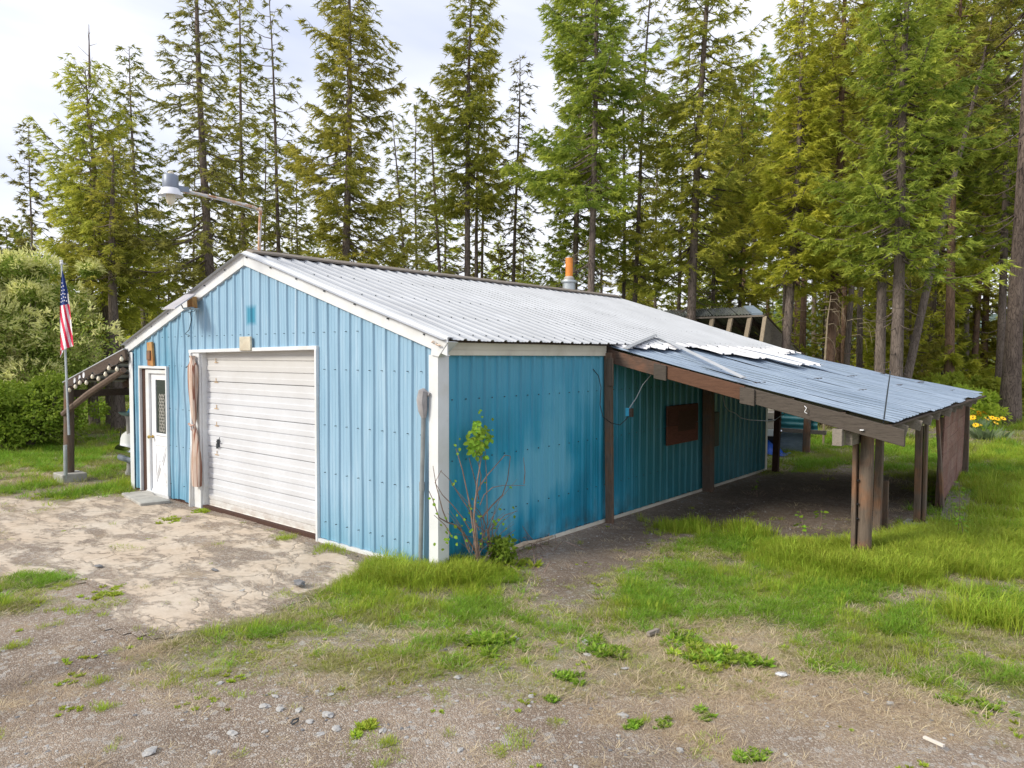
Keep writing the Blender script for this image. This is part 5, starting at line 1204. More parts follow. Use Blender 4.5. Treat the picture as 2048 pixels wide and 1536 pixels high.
# leafy bushes
def bush_mesh(seed, W_, H_, n, mat, ls=.09, flower=None):
    rng = np.random.default_rng(seed); C_ = []; k = 60
    cen = np.stack([rng.normal(0, .36, k)*W_*.8, rng.normal(0, .36, k)*W_*.8, H_*(.16+.78*rng.random(k)**.9)], 1); rr = rng.uniform(.10, .34, k)*W_*np.interp(cen[:,2]/H_, [0,.5,1], [1,.95,.45])
    ci = rng.integers(0, k, n); v = rng.normal(size=(n,3)); v /= np.linalg.norm(v, axis=1, keepdims=True); r = rr[ci]*rng.random(n)**.28
    P = cen[ci]+v*r[:,None]*np.array([1,1,.85]); P[:,2] = np.abs(P[:,2]); d = v+rng.normal(0,.6,(n,3)); d[:,2] -= .1
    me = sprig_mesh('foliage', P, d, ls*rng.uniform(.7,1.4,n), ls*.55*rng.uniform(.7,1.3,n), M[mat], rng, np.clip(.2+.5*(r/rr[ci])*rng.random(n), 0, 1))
    st = np.zeros((14,4,3)); a = rng.random(14)*6.28; 
    for j in range(4): st[:,j,0] = np.cos(a)*W_*.32*j/3; st[:,j,1] = np.sin(a)*W_*.32*j/3; st[:,j,2] = H_*.75*j/3-.05
    ms = tubes_np('stems', st, np.tile(np.array([.045,.03,.02,.008])*min(W_, 1.5), (14,1)), 4, M['twig']); fm = None
    if flower:
        cs_ = []; nf_ = flower; ci = rng.integers(0, k, nf_); v = rng.normal(size=(nf_,3)); v[:,2] = np.abs(v[:,2])*.7; v /= np.linalg.norm(v, axis=1, keepdims=True)
        cP = cen[ci]+v*rr[ci][:,None]*1.02; ok = cP[:,2] > H_*.30; cP = cP[ok]; v = v[ok]; q = 9; ii = np.repeat(np.arange(len(cP)), q); K = len(ii)
        dd = v[ii]*.8+rng.normal(0,.5,(K,3)); dd[:,2] += .05
        fm = sprig_mesh('blossom', cP[ii]+rng.normal(0,.05,(K,3)), dd, rng.uniform(.10,.2,K), rng.uniform(.03,.055,K), M['bushflower'], rng)
    return ms, me, fm
def put_bush(x, y, ms, label, group=None, s=(1,1,1), rz=0, name='bush', cat='bush'):
    r = empty(name, (x, y, float(gz(x, y))), rz, label, cat, group); r.scale = s
    for nm, me in zip(('stems', 'foliage', 'blossom'), ms):
        if me: link(nm, me, r)
    return r
bb1 = bush_mesh(1, 3.3, 5.2, 34000, 'bush', .095, 3200); bb2 = bush_mesh(2, 2.4, 4.0, 18000, 'bush', .095, 1700)
x, y = ground_at(40, 21.5); put_bush(x, y, bb1, 'huge bush with pale yellow-green blossom at the left edge behind the flag', 'flowering bushes at the left edge', (1.05,1.05,1.04))
x, y = ground_at(150, 24.5); put_bush(x, y, bb2, 'smaller flowering bush right of the huge one, behind the flagpole', 'flowering bushes at the left edge', (.5,.5,1.0))
x, y = ground_at(-120, 20); put_bush(x, y, bb1, 'flowering bush beyond the left picture edge', 'flowering bushes at the left edge', (.9,.9,.9), 2)
x, y = ground_at(60, 19); put_bush(x, y, bush_mesh(3, 1.9, 2.1, 13000, 'weedleaf', .10), 'low dark green leafy shrub at the foot of the flowering bush', 'shrubs', (1,1,.9))
x, y = ground_at(0, 18.5); put_bush(x, y, bush_mesh(4, 1.7, 1.7, 9000, 'weedleaf', .09), 'low green shrub at the far left edge in the grass')
SB = [bush_mesh(20+i, 1.5, 1.4, 3800, 'shrub', .15) for i in range(3)]
for i in range(46):
    px = 1500+(i+rng.random())*18; dep = rng.uniform(30, 62) if i % 3 else rng.uniform(26, 34); x, y = ground_at(px, dep)
    put_bush(x, y, SB[int(rng.integers(3))], 'bright yellow-green shrub among the trunks on the right', 'undergrowth shrubs in the wood', tuple(rng.uniform(.6, 1.5, 3)*(1,1,.8)), rng.random()*6, 'shrub', 'shrub')
for i in range(22):
    px = 60+(i+rng.random())*56; dep = rng.uniform(40, 52) if px < 330 else rng.uniform(27, 45); x, y = ground_at(px, dep)
    put_bush(x, y, SB[int(rng.integers(3))], 'leafy shrub in the shade behind the porch and garage', 'shrubs behind the garage', tuple(rng.uniform(.6, 1.3, 3)*(1,1,.8)), rng.random()*6, 'shrub', 'shrub')
# dead drooping twigs before the wood
m = MB()
for q in range(13):
    p0 = deep(1652+random.uniform(-12, 70), 592+random.uniform(-8, 90), 19.5+random.random()); L_ = random.uniform(.35, .9)
    m.tube([p0, p0+_R*(L_*.35)+Vector((0,0,.03)), p0+_R*(L_*.6)+Vector((0,0,-.22*L_)), p0+_R*(L_*.7)+Vector((0,0,-.75*L_))], [.010,.008,.005,.002], 4, caps=False)
p0 = deep(1650, 720, 20); m.tube([(p0.x, p0.y, 0), p0, deep(1655, 640, 20), deep(1662, 590, 20)], [.03,.025,.018,.006], 6)
o = m.build('dead_sapling', simple('dead_twig', (.25,.20,.13), .9)); tag(o, 'small dead sapling with pale drooping twigs behind the lean-to roof', 'dead tree')

# balsamroot with yellow flowers
def balsam(px, py, s, nfl, lab):
    p = at(px, py, 2, 0); p.z = float(gz(p.x, p.y)); r = empty('sunflower_clump', p, random.random()*6, lab, 'flower clump', 'yellow flower clumps by the woods'); rg = np.random.default_rng(int(px)); n = 90
    a = rg.random(n)*6.28; rr = rg.random(n)*.35*s; P = np.stack([np.cos(a)*rr, np.sin(a)*rr, np.zeros(n)], 1); d = np.stack([np.cos(a), np.sin(a), rg.uniform(.5,1.6,n)], 1)
    link('leaves', sprig_mesh('leaves', P, d, rg.uniform(.25,.45,n)*s, rg.uniform(.08,.14,n)*s, M['flower_leaf'], rg), r)
    for k in range(nfl):
        a = rg.random()*6.28; q = rg.random()**.5*.5*s; h = rg.uniform(.35,.6)*s; mm = MB(); c_ = Vector((math.cos(a)*q, math.sin(a)*q, h)); nrm = (CAM-p-c_).normalized()*.5+Vector((rg.normal()*.3, rg.normal()*.3, .8)); nrm.normalize()
        u_ = nrm.cross(Vector((1,0,0))).normalized(); v_ = nrm.cross(u_)
        for j in range(11):
            t0 = j*2*math.pi/11; dd = u_*math.cos(t0)+v_*math.sin(t0); w_ = nrm.cross(dd)*.018*s; mm.quad(c_+dd*.015, c_+dd*.045*s+w_, c_+dd*.085*s, c_+dd*.045*s-w_)
        mm.tube([c_-nrm*.004, c_+nrm*.014], .016*s, 7, m=1); mm.tube([(c_.x*.5, c_.y*.5, 0), c_-nrm*.01], .005, 4, m=2)
        mm.build('flower', [M['yellow'], M['brown_dark'], M['leaf']], r)
balsam(1975, 880, 1.15, 12, 'clump of yellow daisy flowers with grey-green leaves, nearest to the right edge of the lean-to'); balsam(1940, 858, 1.25, 11, 'clump of yellow daisy flowers right behind the corner of the lean-to roof')
balsam(2052, 838, 1.0, 5, 'yellow flowers cut by the right edge of the picture'); balsam(1985, 826, .8, 4, 'small yellow flower clump farthest back beside the lean-to roof')

# ---------------------------------------------------------------- corner shrub with bare stems
sb = Vector((.25, .36, 0)); cs_ = empty('corner_shrub', sb, 0, 'scraggly shrub of thin bare stems with one leafy tuft, at the front right corner', 'shrub')
def sp_at(px, py, off=.25): # points on a plane just in front of the teal wall
    return at(px, py, 0, off)
stems = [[(958,1140),(952,1080),(948,1035),(955,960),(962,920),(964,878)], [(958,1140),(950,1085),(940,1010),(925,940),(912,897)], [(955,1110),(930,1070),(912,1050),(895,1045),(878,1035),(866,1000),(858,982)], [(948,1035),(950,1000),(958,975),(975,950),(1010,910),(1020,912)],
         [(965,1130),(982,1090),(975,1060),(966,1035),(952,1015)], [(964,1035),(985,1010),(1005,990),(1015,960),(1021,912)], [(960,1010),(968,990),(985,975),(1005,971),(1050,971)], [(940,1060),(925,1035),(905,1010),(885,990),(870,965),(883,940)],
         [(948,1040),(935,1015),(915,985),(900,960),(881,942)], [(895,1045),(885,1020),(872,970),(866,932)], [(1048,968),(1050,945),(1047,915)], [(958,1000),(950,960),(942,930),(938,915)], [(982,1100),(978,1060),(984,1045)], [(970,1125),(1000,1080),(1030,1060)],
         [(960,980),(962,950),(955,920),(950,900)], [(975,1050),(974,1000),(973,950),(970,900)], [(990,1120),(1012,1095),(1002,1075),(993,1070)], [(1070,1085),(1055,1068),(1045,1052)], [(985,1055),(1010,1030),(1035,1022)], [(905,1075),(890,1050),(868,1030)]]
m = MB()
for i, s_ in enumerate(stems):
    k = len(s_); r0 = .012 if i < 2 else (.010 if i < 6 else .006)
    m.tube([sp_at(px, py, .26+.05*math.sin(i*2.1+j*.8)-(.12 if px > 1030 else 0)) for j, (px, py) in enumerate(s_)], [r0*(1-.75*j/(k-1))+.0015 for j in range(k)], 5, caps=False, rough=.1)
m.tube([sp_at(960,1150,.26), sp_at(957,1105,.26), sp_at(950,1075,.26)], [.028,.022,.012], 7, rough=.15); m.tube([sp_at(985,1120,.2), sp_at(980,1090,.22), sp_at(975,1060,.22)], [.022,.018,.010], 6, rough=.15)
for k in range(26):
    x0_ = random.uniform(930, 990); y0_ = random.uniform(1060, 1140); dx_ = random.uniform(-75, 70); dy_ = random.uniform(-110, -20)
    m.tube([sp_at(x0_, y0_, .26), sp_at(x0_+dx_*.4, y0_+dy_*.6, .26+random.uniform(-.1,.1)), sp_at(x0_+dx_, y0_+dy_, .26+random.uniform(-.15,.15))], [.006,.004,.0015], 4, caps=False)
W2(m.build('stems', M['stem'], smooth=True), cs_, sb)
def leaf(mb, c, s, nrm, dirv):
    d = Vector(dirv).normalized(); n_ = Vector(nrm).normalized(); sd = d.cross(n_).normalized(); n_ = sd.cross(d)
    pts = [c, c+d*s*.3+sd*s*.38+n_*s*.06, c+d*s*.75+sd*s*.30+n_*s*.04, c+d*s*1.05-n_*s*.05, c+d*s*.75-sd*s*.30+n_*s*.04, c+d*s*.3-sd*s*.38+n_*s*.06]
    i = len(mb.v); mb.v += [tuple(p) for p in pts]; mb.f += [(i,i+1,i+2,i+3), (i,i+3,i+4,i+5)]; mb.m += [0,0]
rr_ = random.Random(5); lf = []
for k in range(150):
    a = rr_.random()*6.28; q = rr_.random()**.6*rr_.uniform(.8, 1.35); px = 958+math.cos(a)*q*(20 if True else 0); py = 878+math.sin(a)*q*33; lf.append((px, py, rr_.uniform(.045, .075)))
for px, py in ((966,836),(962,845),(960,822),(964,820),(985,842),(984,858),(913,893),(918,880),(920,895),(915,905),(939,900),(866,1006),(870,1000),(862,996),(904,972),(912,965),(973,965),(997,1018),(1018,973),(935,1010),(950,1045),(985,1040),(1006,1045),(1012,1060),(1024,1015),(872,1025),(880,1048),(905,1075),(925,1050),(942,1062),(930,1080),(955,1030),(940,1095),(960,1090),(895,1062),(912,1090),(870,1085),(882,1100),(1015,1080),(990,1095)): lf.append((px, py, rr_.uniform(.03, .05)))
for k in range(34):
    px, py = rr_.uniform(880, 1040), rr_.uniform(1000, 1110); lf.append((px, py, rr_.uniform(.025, .05)))
lme = []
for v_ in range(6):
    mm = MB(); leaf(mm, Vector((0,0,0)), 1.0, (rr_.uniform(-.3,.3), rr_.uniform(-.3,.3), 1), (1,0,0)); me = D.meshes.new('leaf'); me.from_pydata(mm.v, [], mm.f); me.materials.append(M['leaf']); me.update(); lme.append(me)
for k, (px, py, s_) in enumerate(lf):
    o = link('leaf', lme[k % 6], cs_); o.location = sp_at(px, py, .26+rr_.uniform(-.11, .13))-sb; o.scale = (s_, s_, s_)
    nv_ = Vector((.8+rr_.uniform(-.5,.5), -.5+rr_.uniform(-.5,.5), .5+rr_.uniform(-.3,.5))).normalized(); o.rotation_euler = (nv_.to_track_quat('Z', 'X') @ Matrix.Rotation(rr_.random()*6.28, 3, 'Z').to_quaternion()).to_euler()
for px_, py_, w_, h_, lab in ((1000,1130,.28,.34,'dark leafy weed at the right foot of the corner shrub'),(905,1120,.26,.42,'tall leafy weed hiding the foot of the white corner trim')):
    p = at(px_, py_, 2, 0); put_bush(p.x, max(p.y, -.5), bush_mesh(int(px_), w_, h_, 900, 'weedleaf', .05), lab, name='weed', cat='weed')
# dry sticks and vine lying along the wall foot
m = MB()
a0, a1 = at(1000, 1108, 2, .03), at(1105, 1072, 2, .10); m.tube([a0, a0.lerp(a1,.4)+Vector((.03,0,.04)), a0.lerp(a1,.7), a1], [.028,.026,.02,.014], 7, rough=.2)
a0, a1 = at(990, 1112, 2, .05), at(1098, 1078, 2, .04); m.tube([a0, a0.lerp(a1,.5)+Vector((.05,0,.05)), a1], [.015,.02,.01], 6, rough=.2)
o = m.build('fallen_stick', simple('pale_stick', (.42,.34,.25), .9, 0, .3, 10, .3)); tag(o, 'pale thick dead stick lying along the foot of the teal wall', 'stick')
m = MB(); rr_ = random.Random(9)
for q in range(34):
    c_ = at(rr_.uniform(985, 1130), rr_.uniform(1085, 1150), 2, .0); c_.x = max(c_.x, .1); a = rr_.random()*6.28; L_ = rr_.uniform(.1, .32)
    m.tube([c_, c_+Vector((math.cos(a)*L_*.4, math.sin(a)*L_*.4, L_*.45)), c_+Vector((math.cos(a)*L_*.9, math.sin(a)*L_*.9, L_*.3)), c_+Vector((math.cos(a+.4)*L_*1.3, math.sin(a+.4)*L_*1.3, .01))], [.004,.004,.003,.002], 4, caps=False)
o = m.build('dry_vines', M['stem']); tag(o, 'tangle of thin dry vines on the dirt right of the corner shrub', 'vines', kind='stuff')

# ---------------------------------------------------------------- grass, weeds, stones (scattered)
def instancer(name, pts, scl, rot, objs, idx, label, cat):
    me = D.meshes.new(name); me.from_pydata([tuple(p) for p in pts], [], [])
    for nm, arr, ty in (('scl', scl, 'FLOAT'), ('rot', rot, 'FLOAT'), ('idx', idx, 'INT')):
        A = me.attributes.new(nm, ty, 'POINT'); A.data.foreach_set('value', np.asarray(arr, np.float32 if ty == 'FLOAT' else np.int32))
    o = link(name, me); g = D.node_groups.new(name, 'GeometryNodeTree'); g.interface.new_socket('Geometry', in_out='INPUT', socket_type='NodeSocketGeometry'); g.interface.new_socket('Geometry', in_out='OUTPUT', socket_type='NodeSocketGeometry')
    nn = g.nodes; ll = g.links; gi = nn.new('NodeGroupInput'); go = nn.new('NodeGroupOutput'); jn = nn.new('GeometryNodeJoinGeometry'); ll.new(jn.outputs[0], go.inputs[0])
    def na(nm, ty):
        a = nn.new('GeometryNodeInputNamedAttribute'); a.data_type = ty; a.inputs[0].default_value = nm; return a.outputs[0]
    for k, ob in enumerate(objs):
        oi = nn.new('GeometryNodeObjectInfo'); oi.inputs['Object'].default_value = ob; ip = nn.new('GeometryNodeInstanceOnPoints'); ll.new(gi.outputs[0], ip.inputs['Points'])
        cm = nn.new('FunctionNodeCompare'); cm.data_type = 'INT'; cm.operation = 'EQUAL'; ll.new(na('idx', 'INT'), cm.inputs[2]); cm.inputs[3].default_value = k; ll.new(cm.outputs[0], ip.inputs['Selection'])
        ll.new(oi.outputs['Geometry'], ip.inputs['Instance']); cx_ = nn.new('ShaderNodeCombineXYZ'); ll.new(na('rot', 'FLOAT'), cx_.inputs[2]); ll.new(cx_.outputs[0], ip.inputs['Rotation']); ll.new(na('scl', 'FLOAT'), ip.inputs['Scale']); ll.new(ip.outputs[0], jn.inputs[0])
    md = o.modifiers.new('scatter', 'NODES'); md.node_group = g; tag(o, label, cat, kind='stuff'); return o
def tuft(seed, nbl, h, spread, w, mat, bend=.5, tilt=.35):
    rng = np.random.default_rng(seed); a = rng.random(nbl)*6.28; r = rng.random(nbl)**.6*spread; P = np.stack([np.cos(a)*r, np.sin(a)*r, np.full(nbl, -.01)], 1)
    a2 = a+rng.normal(0, 1.0, nbl); hh = h*rng.uniform(.4, 1.15, nbl); tl = np.abs(rng.normal(tilt, .25, nbl)); dr = np.stack([np.cos(a2), np.sin(a2), np.zeros(nbl)], 1); sd = np.stack([-np.sin(a2), np.cos(a2), np.zeros(nbl)], 1)
    k = 4; V = np.zeros((nbl, 7, 3)); ww = w*rng.uniform(.6, 1.3, nbl)
    for j in range(3):
        s = j/3; c_ = P + dr*(hh*(tl*s+bend*s*s*tl))[:,None] + np.array([0,0,1])*(hh*(s-.25*s*s*tl))[:,None]; wj = (ww*(1-s*.55)*.5)[:,None]; V[:,2*j] = c_-sd*wj; V[:,2*j+1] = c_+sd*wj
    V[:,6] = P + dr*(hh*(tl+bend*tl))[:,None] + np.array([0,0,1])*(hh*(1-.25*tl-.18*bend))[:,None]
    F = []; b = np.arange(nbl)*7
    F = np.concatenate([np.stack([b+i0, b+i1, b+i2], 1) for i0, i1, i2 in ((0,1,3),(0,3,2),(2,3,5),(2,5,4),(4,5,6))])
    me = mesh_np('grass_tuft', V.reshape(-1,3), F, [M[mat]]); A = me.attributes.new('tint', 'FLOAT', 'POINT'); A.data.foreach_set('value', np.repeat(rng.random(nbl)*.8, 7).astype(np.float32))
    return D.objects.new('grass_tuft', me)
def weed(seed, n, r, mat):
    rng = np.random.default_rng(seed); a = rng.random(n)*6.28; P = np.stack([np.cos(a)*r*.15, np.sin(a)*r*.15, np.zeros(n)], 1); d = np.stack([np.cos(a), np.sin(a), rng.uniform(.15, 1.1, n)], 1)
    return D.objects.new('weed', sprig_mesh('weed', P, d, r*rng.uniform(.5, 1.1, n), r*.28*rng.uniform(.7, 1.2, n), M[mat], rng))
TF = [tuft(1,30,.10,.07,.006,'grass'), tuft(2,34,.17,.08,.007,'grass'), tuft(3,26,.26,.09,.008,'grass',.8), tuft(4,24,.42,.11,.010,'grass',.9,.3), tuft(5,22,.075,.10,.004,'straw',.4,1.3), weed(6,30,.06,'grass'), weed(7,44,.05,'grass'), tuft(8,30,.05,.08,.005,'grass',.5,.8),
      tuft(9,32,.06,.10,.005,'olive',.5,.9), tuft(10,30,.12,.09,.006,'olive',.7,.6), tuft(11,34,.14,.08,.007,'deep',.6,.5), weed(12,60,.07,'deep'), weed(13,50,.062,'weedleaf')]
def scatter_grass():
    rng = np.random.default_rng(77); Pn = []; S = []; I = []
    def add(x, y, s, i): Pn.append(np.stack([x, y, gz(x, y)], 1)); S.append(s); I.append(i)
    # candidate points, more of them near the camera
    def cand(n, dmin, dmax, a0=-.80, a1=.80):
        d = np.sqrt(rng.uniform(dmin**2, dmax**2, n)); a = rng.uniform(a0, a1, n)-YAW; return CAM.x+np.sin(a)*d, CAM.y+np.cos(a)*d, d
    for n, d0, d1, k in ((95000, 3.3, 12, 1.0), (75000, 12, 24, 1.45), (42000, 24, 48, 2.4)):
        x, y, d = cand(n, d0, d1); g, dr, dk, con = masks(x, y); g = g*(1-.93*con)
        if d0 > 20: g = np.maximum(g*1.0, .35)
        tall = fbm(x, y, 60, 3, .5); patch = fbm(x, y, 61, 4, 1.7); u = rng.random(len(x))
        rightfar = (y > 3)&(x > 3.2)
        keep = u < np.clip(g*1.05*np.clip(3.2*(patch-.30), .05, 1.15), 0, 1); xx, yy, gg, tt, rf, dd_ = x[keep], y[keep], g[keep], tall[keep], rightfar[keep], d[keep]
        lushv = soft(lush, xx, yy, .3, .2, 31)
        hs = gg*(.10+.62*tt)+.28*rf+.1*(dd_ > 14)+.25*np.clip(patch[keep]-.55, 0, .3)+rng.normal(0, .12, len(xx))
        # tall grass hugging walls and posts
        for cx_, cy2, rr2, am in ((.05,-.1,.8,.72),(-.5,-.2,.5,.5),(.5,.5,.5,.4),(3.45,3.7,.9,.62),(3.7,5.4,1.2,.35),(2.6,3.5,.8,.25),(-8.1,-.1,.6,.3),(-9.9,-.5,.7,.2),(4.1,4.5,1.2,.3)): hs = hs+am*np.exp(-((xx-cx_)**2+(yy-cy2)**2)/rr2**2)
        near_wall = (xx < .55)&(xx > 0)&(yy > .9)&(yy < 9.9); hs = np.where(near_wall, .2, hs)
        idx = np.select([hs < .34, hs < .62, hs < .92, hs < 1.12], [7, 0, 1, 2], 3); lf = rng.random(len(xx)) < .04; idx = np.where(lf, 6, idx)
        hu = fbm(xx, yy, 81, 3, 1.3)+rng.normal(0, .07, len(xx)); idx = np.where((hu > .58)&(idx == 7), 8, idx); idx = np.where((hu > .60)&(idx == 0), 9, idx); idx = np.where((hu < .47)&((idx == 0)|(idx == 1)), 10, idx)
        add(xx, yy, (rng.uniform(.7, 1.25, len(xx))*k*(.62 if d0 < 10 else .8)), idx)
        # dry straw
        u = rng.random(len(x)); kd = u < np.clip(dr*.5*(patch*1.4)+.01, 0, 1)*(1-.9*con)*(1 if d0 < 20 else .3); kl = (rng.random(len(x)) < .10*g)&~kd; add(x[kl], y[kl], rng.uniform(.6, 1.2, kl.sum())*k, np.full(kl.sum(), 4)); add(x[kd], y[kd], rng.uniform(.4, .95, kd.sum())*k, np.full(kd.sum(), 4))
        if d0 < 10:     # sparse weeds on gravel: small clusters
            c0 = rng.integers(0, len(x), 800); cw = [rng.integers(1, 12) for _ in c0]
            for ci_, w_ in zip(c0, cw):
                cx_, cy2 = x[ci_], y[ci_]; r_ = rng.uniform(.015, .09); q = rng.normal(0, r_, (w_, 2)); xs, ys = cx_+q[:,0], cy2+q[:,1]; ok = ~((xs > -8.05)&(xs < .05)&(ys > -.06)&(ys < 9.9)); g3, _, _, con3 = masks(xs, ys); ok &= rng.random(w_) > con3*.93
                ok &= ~((soft(bare, xs, ys) > .3)&(rng.random(w_) < .85))
                kk = int(rng.choice([7, 7, 0, 6, 0, 4])); add(xs[ok], ys[ok], rng.uniform(.25, .7, ok.sum()), np.full(ok.sum(), kk))
    # hand-placed clumps seen in the photograph
    for px, py, n_, r_, k_, s_ in ((985,1285,26,.11,11,1.3),(1365,1280,30,.11,12,1.1),(1205,1305,16,.08,12,1.2),(1130,1355,10,.05,12,1.0),(1440,1315,14,.06,11,1.1),(1490,1318,14,.06,11,1.2),(1655,1330,30,.09,11,.7),(1185,1285,14,.07,12,.9),(1390,1320,8,.03,12,1.0),(1330,1450,10,.05,12,.6),(1410,1430,10,.04,11,.6),(1490,1510,14,.06,11,.7),(1110,1400,8,.03,11,.6),(1270,1455,8,.04,11,.6),(1950,1410,26,.10,11,.7),(1995,1350,26,.12,8,1.2),(945,1320,30,.1,7,1.2),(745,1320,30,.1,7,1.1),(215,1192,30,.09,6,1.0),(205,1215,26,.09,7,1.0),(575,1078,26,.08,0,.7),(340,1040,30,.1,6,.9),(415,1023,34,.1,6,1.0),(440,1020,20,.06,0,1.0),(670,1100,40,.14,0,.9),
                               (1415,1310,50,.14,6,1.3),(1395,1320,20,.05,5,.9),(1940,1240,40,.16,2,1.0),(1995,1240,30,.14,1,1.3),(730,1455,18,.05,5,.7),(565,1190,16,.06,7,.9),(250,1095,18,.07,7,.9),(1385,1060,70,.2,1,1.0),(1490,1070,60,.16,1,1.1),(1350,1060,40,.2,1,.9),(1020,1130,30,.08,5,1.5),(1000,1145,24,.08,5,1.4)):
        c_ = at(px, py, 2, 0); q = rng.normal(0, r_, (n_, 2)); add(c_.x+q[:,0], c_.y+q[:,1], rng.uniform(.4, 1.3, n_)*s_, np.full(n_, k_))
    Pn = np.concatenate(Pn); S = np.concatenate(S); I = np.concatenate(I)
    bad = (Pn[:,0] > -8.02)&(Pn[:,0] < .05)&(Pn[:,1] > -.05)&(Pn[:,1] < 9.85); Pn, S, I = Pn[~bad], S[~bad], I[~bad]
    return Pn, S, I
Pn, S, I = scatter_grass()
names = {0:'short_grass', 1:'grass'}
instancer('grass', Pn, S, RG.random(len(Pn))*6.28, TF, I, 'green and straw-coloured grass and weeds growing round the garage', 'grass')
print('tufts', len(Pn))
def stone_mesh(seed, mat, sub=1):
    bm = bmesh.new(); bmesh.ops.create_icosphere(bm, subdivisions=sub, radius=1); rg = random.Random(seed)
    for v in bm.verts: v.co *= rg.uniform(.62, 1.2); v.co.z *= .42
    me = D.meshes.new('stone'); bm.to_mesh(me); bm.free(); me.materials.append(M[mat])
    return me
SMs = [D.objects.new('pebble', stone_mesh(i, 'rock' if i % 3 else 'rock2')) for i in range(6)]
rng = np.random.default_rng(5); n = 24000; d = np.sqrt(rng.uniform(3.3**2, 13**2, n)); a = rng.uniform(-.8, .8, n)-YAW; x, y = CAM.x+np.sin(a)*d, CAM.y+np.cos(a)*d; g, dr, dk, con = masks(x, y)
ok = (rng.random(n) < (1-g)*(1-.85*con)*(.25+1.2*(fbm(x, y, 70, 3, .8) > .5)))&~((x > -8.1)&(x < .06)&(y > -.08)&(y < 9.9)); x, y = x[ok], y[ok]
instancer('gravel', np.stack([x, y, gz(x, y)+.001], 1), .003+.016*rng.random(len(x))**5, rng.random(len(x))*6.28, SMs, rng.integers(0, 6, len(x)), 'small loose pebbles scattered over the gravel yard', 'gravel')
big = [(485,1182*1,.03),(1105,1440,.0),(560,1416,.035),(530,1410,.04),(550,1390,.03),(598,1418,.035),(655,1430,.045),(620,1442,.03),(672,1455,.04),(640,1465,.03),(465,1461,.035),(300,1505,.05),(530,1458,.025),(1028,1278,.05),(1172,1283,.055),(1175,1310,.03),(915,1357,.03),(742,1342,.03),(1062,1393,.03),(1250,1340,.03),(1780,1405,.03),(440,1362,.03),(590,1330,.02),(430,1500,.03),(660,1390,.025),(1245,1432,.04),(1565,1345,.05),(1500,1358,.03),(840,1375,.02),(765,1465,.03),(920,1505,.025),(1360,1500,.03),(705,1350,.02)]
BM_ = [stone_mesh(40+i, 'rock', 2) for i in range(5)]
for i, (px, py, s_) in enumerate(big):
    if s_ == 0: continue
    p = at(px, py, 2, 0); o = link('stone', BM_[i % 5]); o.location = (p.x, p.y, float(gz(p.x, p.y))+s_*.15); o.scale = (s_*1.1, s_*.8, s_*.8); o.rotation_euler.z = random.random()*6
    tag(o, 'pale grey stone lying loose on the gravel yard', 'stone', 'loose pale stones in the yard')
p = at(600, 1172, 2, 0); o = link('stone', stone_mesh(90, 'rock2', 2)); o.location = (p.x, p.y, .035); o.scale = (.09,.06,.07); tag(o, 'dark grey stone on the concrete edge near the tall grass', 'stone')
p = at(430, 1143, 2, 0); o = link('stone', stone_mesh(91, 'rock2', 2)); o.location = (p.x, p.y, .02); o.scale = (.06,.03,.03); tag(o, 'small black stone in the middle of the concrete apron', 'stone')
p = at(198, 1135, 2, 0); o = link('stone', stone_mesh(92, 'rock2', 2)); o.location = (p.x, p.y, .02); o.scale = (.07,.04,.03); tag(o, 'flat dark stone at the left of the concrete apron by the grass patch', 'stone')
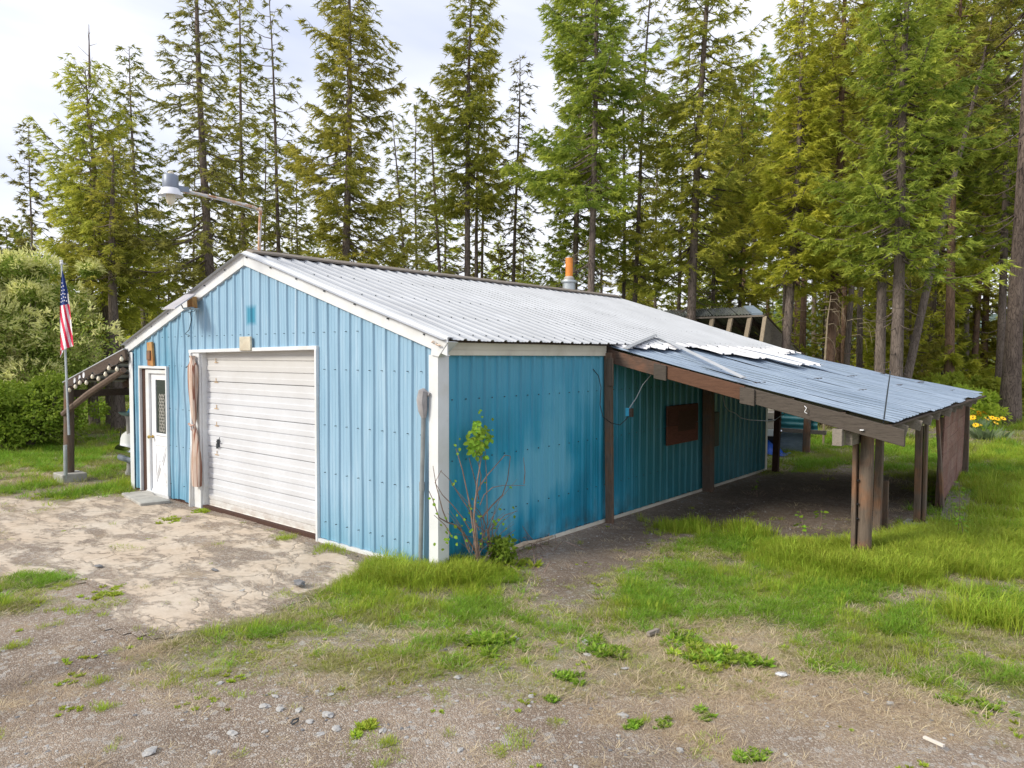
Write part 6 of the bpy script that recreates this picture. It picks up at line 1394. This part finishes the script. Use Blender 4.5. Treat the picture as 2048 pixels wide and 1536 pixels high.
# small saplings and weeds by the lean-to
def sapling(px, py, h, n, lab):
    p = at(px, py, 2, 0); r = empty('sapling', p, 0, lab, 'sapling', 'little saplings round the lean-to'); m = MB(); rg = random.Random(int(px)); tp = Vector((rg.uniform(-.05,.05), rg.uniform(-.05,.05), h)); m.tube([(0,0,-.02), tp*.5+Vector((.02,0,0)), tp], [.006,.004,.002], 5, caps=False); m.build('stem', M['stem'], r)
    for k in range(n):
        q = rg.uniform(.3, 1); a = rg.random()*6.28; o = link('leaf', lme[k % 6], r); s_ = rg.uniform(.045, .085); o.scale = (s_,)*3; o.location = tp*q+Vector((math.cos(a)*.03, math.sin(a)*.03, 0)); o.rotation_euler = (rg.uniform(-.5,.5), rg.uniform(-.3,.7), a)
for q in ((1605,1075,.38,14,'leafy sapling at the edge of the bare dirt, left of the round front post'),(1636,1068,.36,9,'thin sapling just right of its leafier neighbour before the lean-to'),(1514,992,.30,12,'tiny yellow-green sapling growing on the bare dirt under the lean-to'),(1915,1075,.75,20,'yellow-green sapling in front of the red-brown board wall'),(1925,1085,.35,10,'short sapling at the foot of the taller one by the board wall')): sapling(*q)
# scraps
p = at(1560, 1347, 2, .01); o = MB().hexa([(p.x-.03,p.y-.01,0),(p.x+.02,p.y-.02,0),(p.x+.05,p.y+.02,0),(p.x-.02,p.y+.02,0),(p.x-.03,p.y-.01,.008),(p.x+.02,p.y-.02,.012),(p.x+.045,p.y+.02,.01),(p.x-.02,p.y+.02,.008)]).build('scrap', M['white']); tag(o, 'white paper-like scrap on the straw at the lower right', 'scrap')
a, b = at(1848, 1474, 2, .01), at(1888, 1492, 2, .02); o = MB().beam(a, b, .02, .015).build('stick', simple('bleached_stick', (.6,.56,.5), .9)); tag(o, 'short bleached stick on the gravel at the lower right', 'stick')
a, b = at(1296, 1268, 2, .02), at(1316, 1260, 2, .02); o = MB().beam(a, b, .035, .03).build('wood_chunk', M['wood_y']); tag(o, 'small grey wood chunk in the grass in front of the lean-to', 'wood chunk')
m = MB(); m.tube([at(582,1447,2,.01), at(586,1440,2,.03), at(597,1436,2,.02), at(596,1442,2,.01), at(584,1449,2,.01)], .006, 5); o = m.build('bent_wire', M['steel']); tag(o, 'bent loop of dark wire on the gravel among pale stones', 'wire')
m = MB(); m.tube([at(1895,1125,2,.05), at(1900,1120,2,.08), at(1915,1128,2,.04), at(1930,1128,2,.03)], [.02,.025,.02,.012], 6, rough=.2); o = m.build('driftwood', simple('bone_wood', (.55,.50,.43), .9)); tag(o, 'pale curved piece of dead wood in the grass at the right', 'wood')

print('tris', sum(sum(len(p.vertices)-2 for p in me.polygons) if len(me.polygons) < 300 else len(me.loops)-2*len(me.polygons) for me in D.meshes))
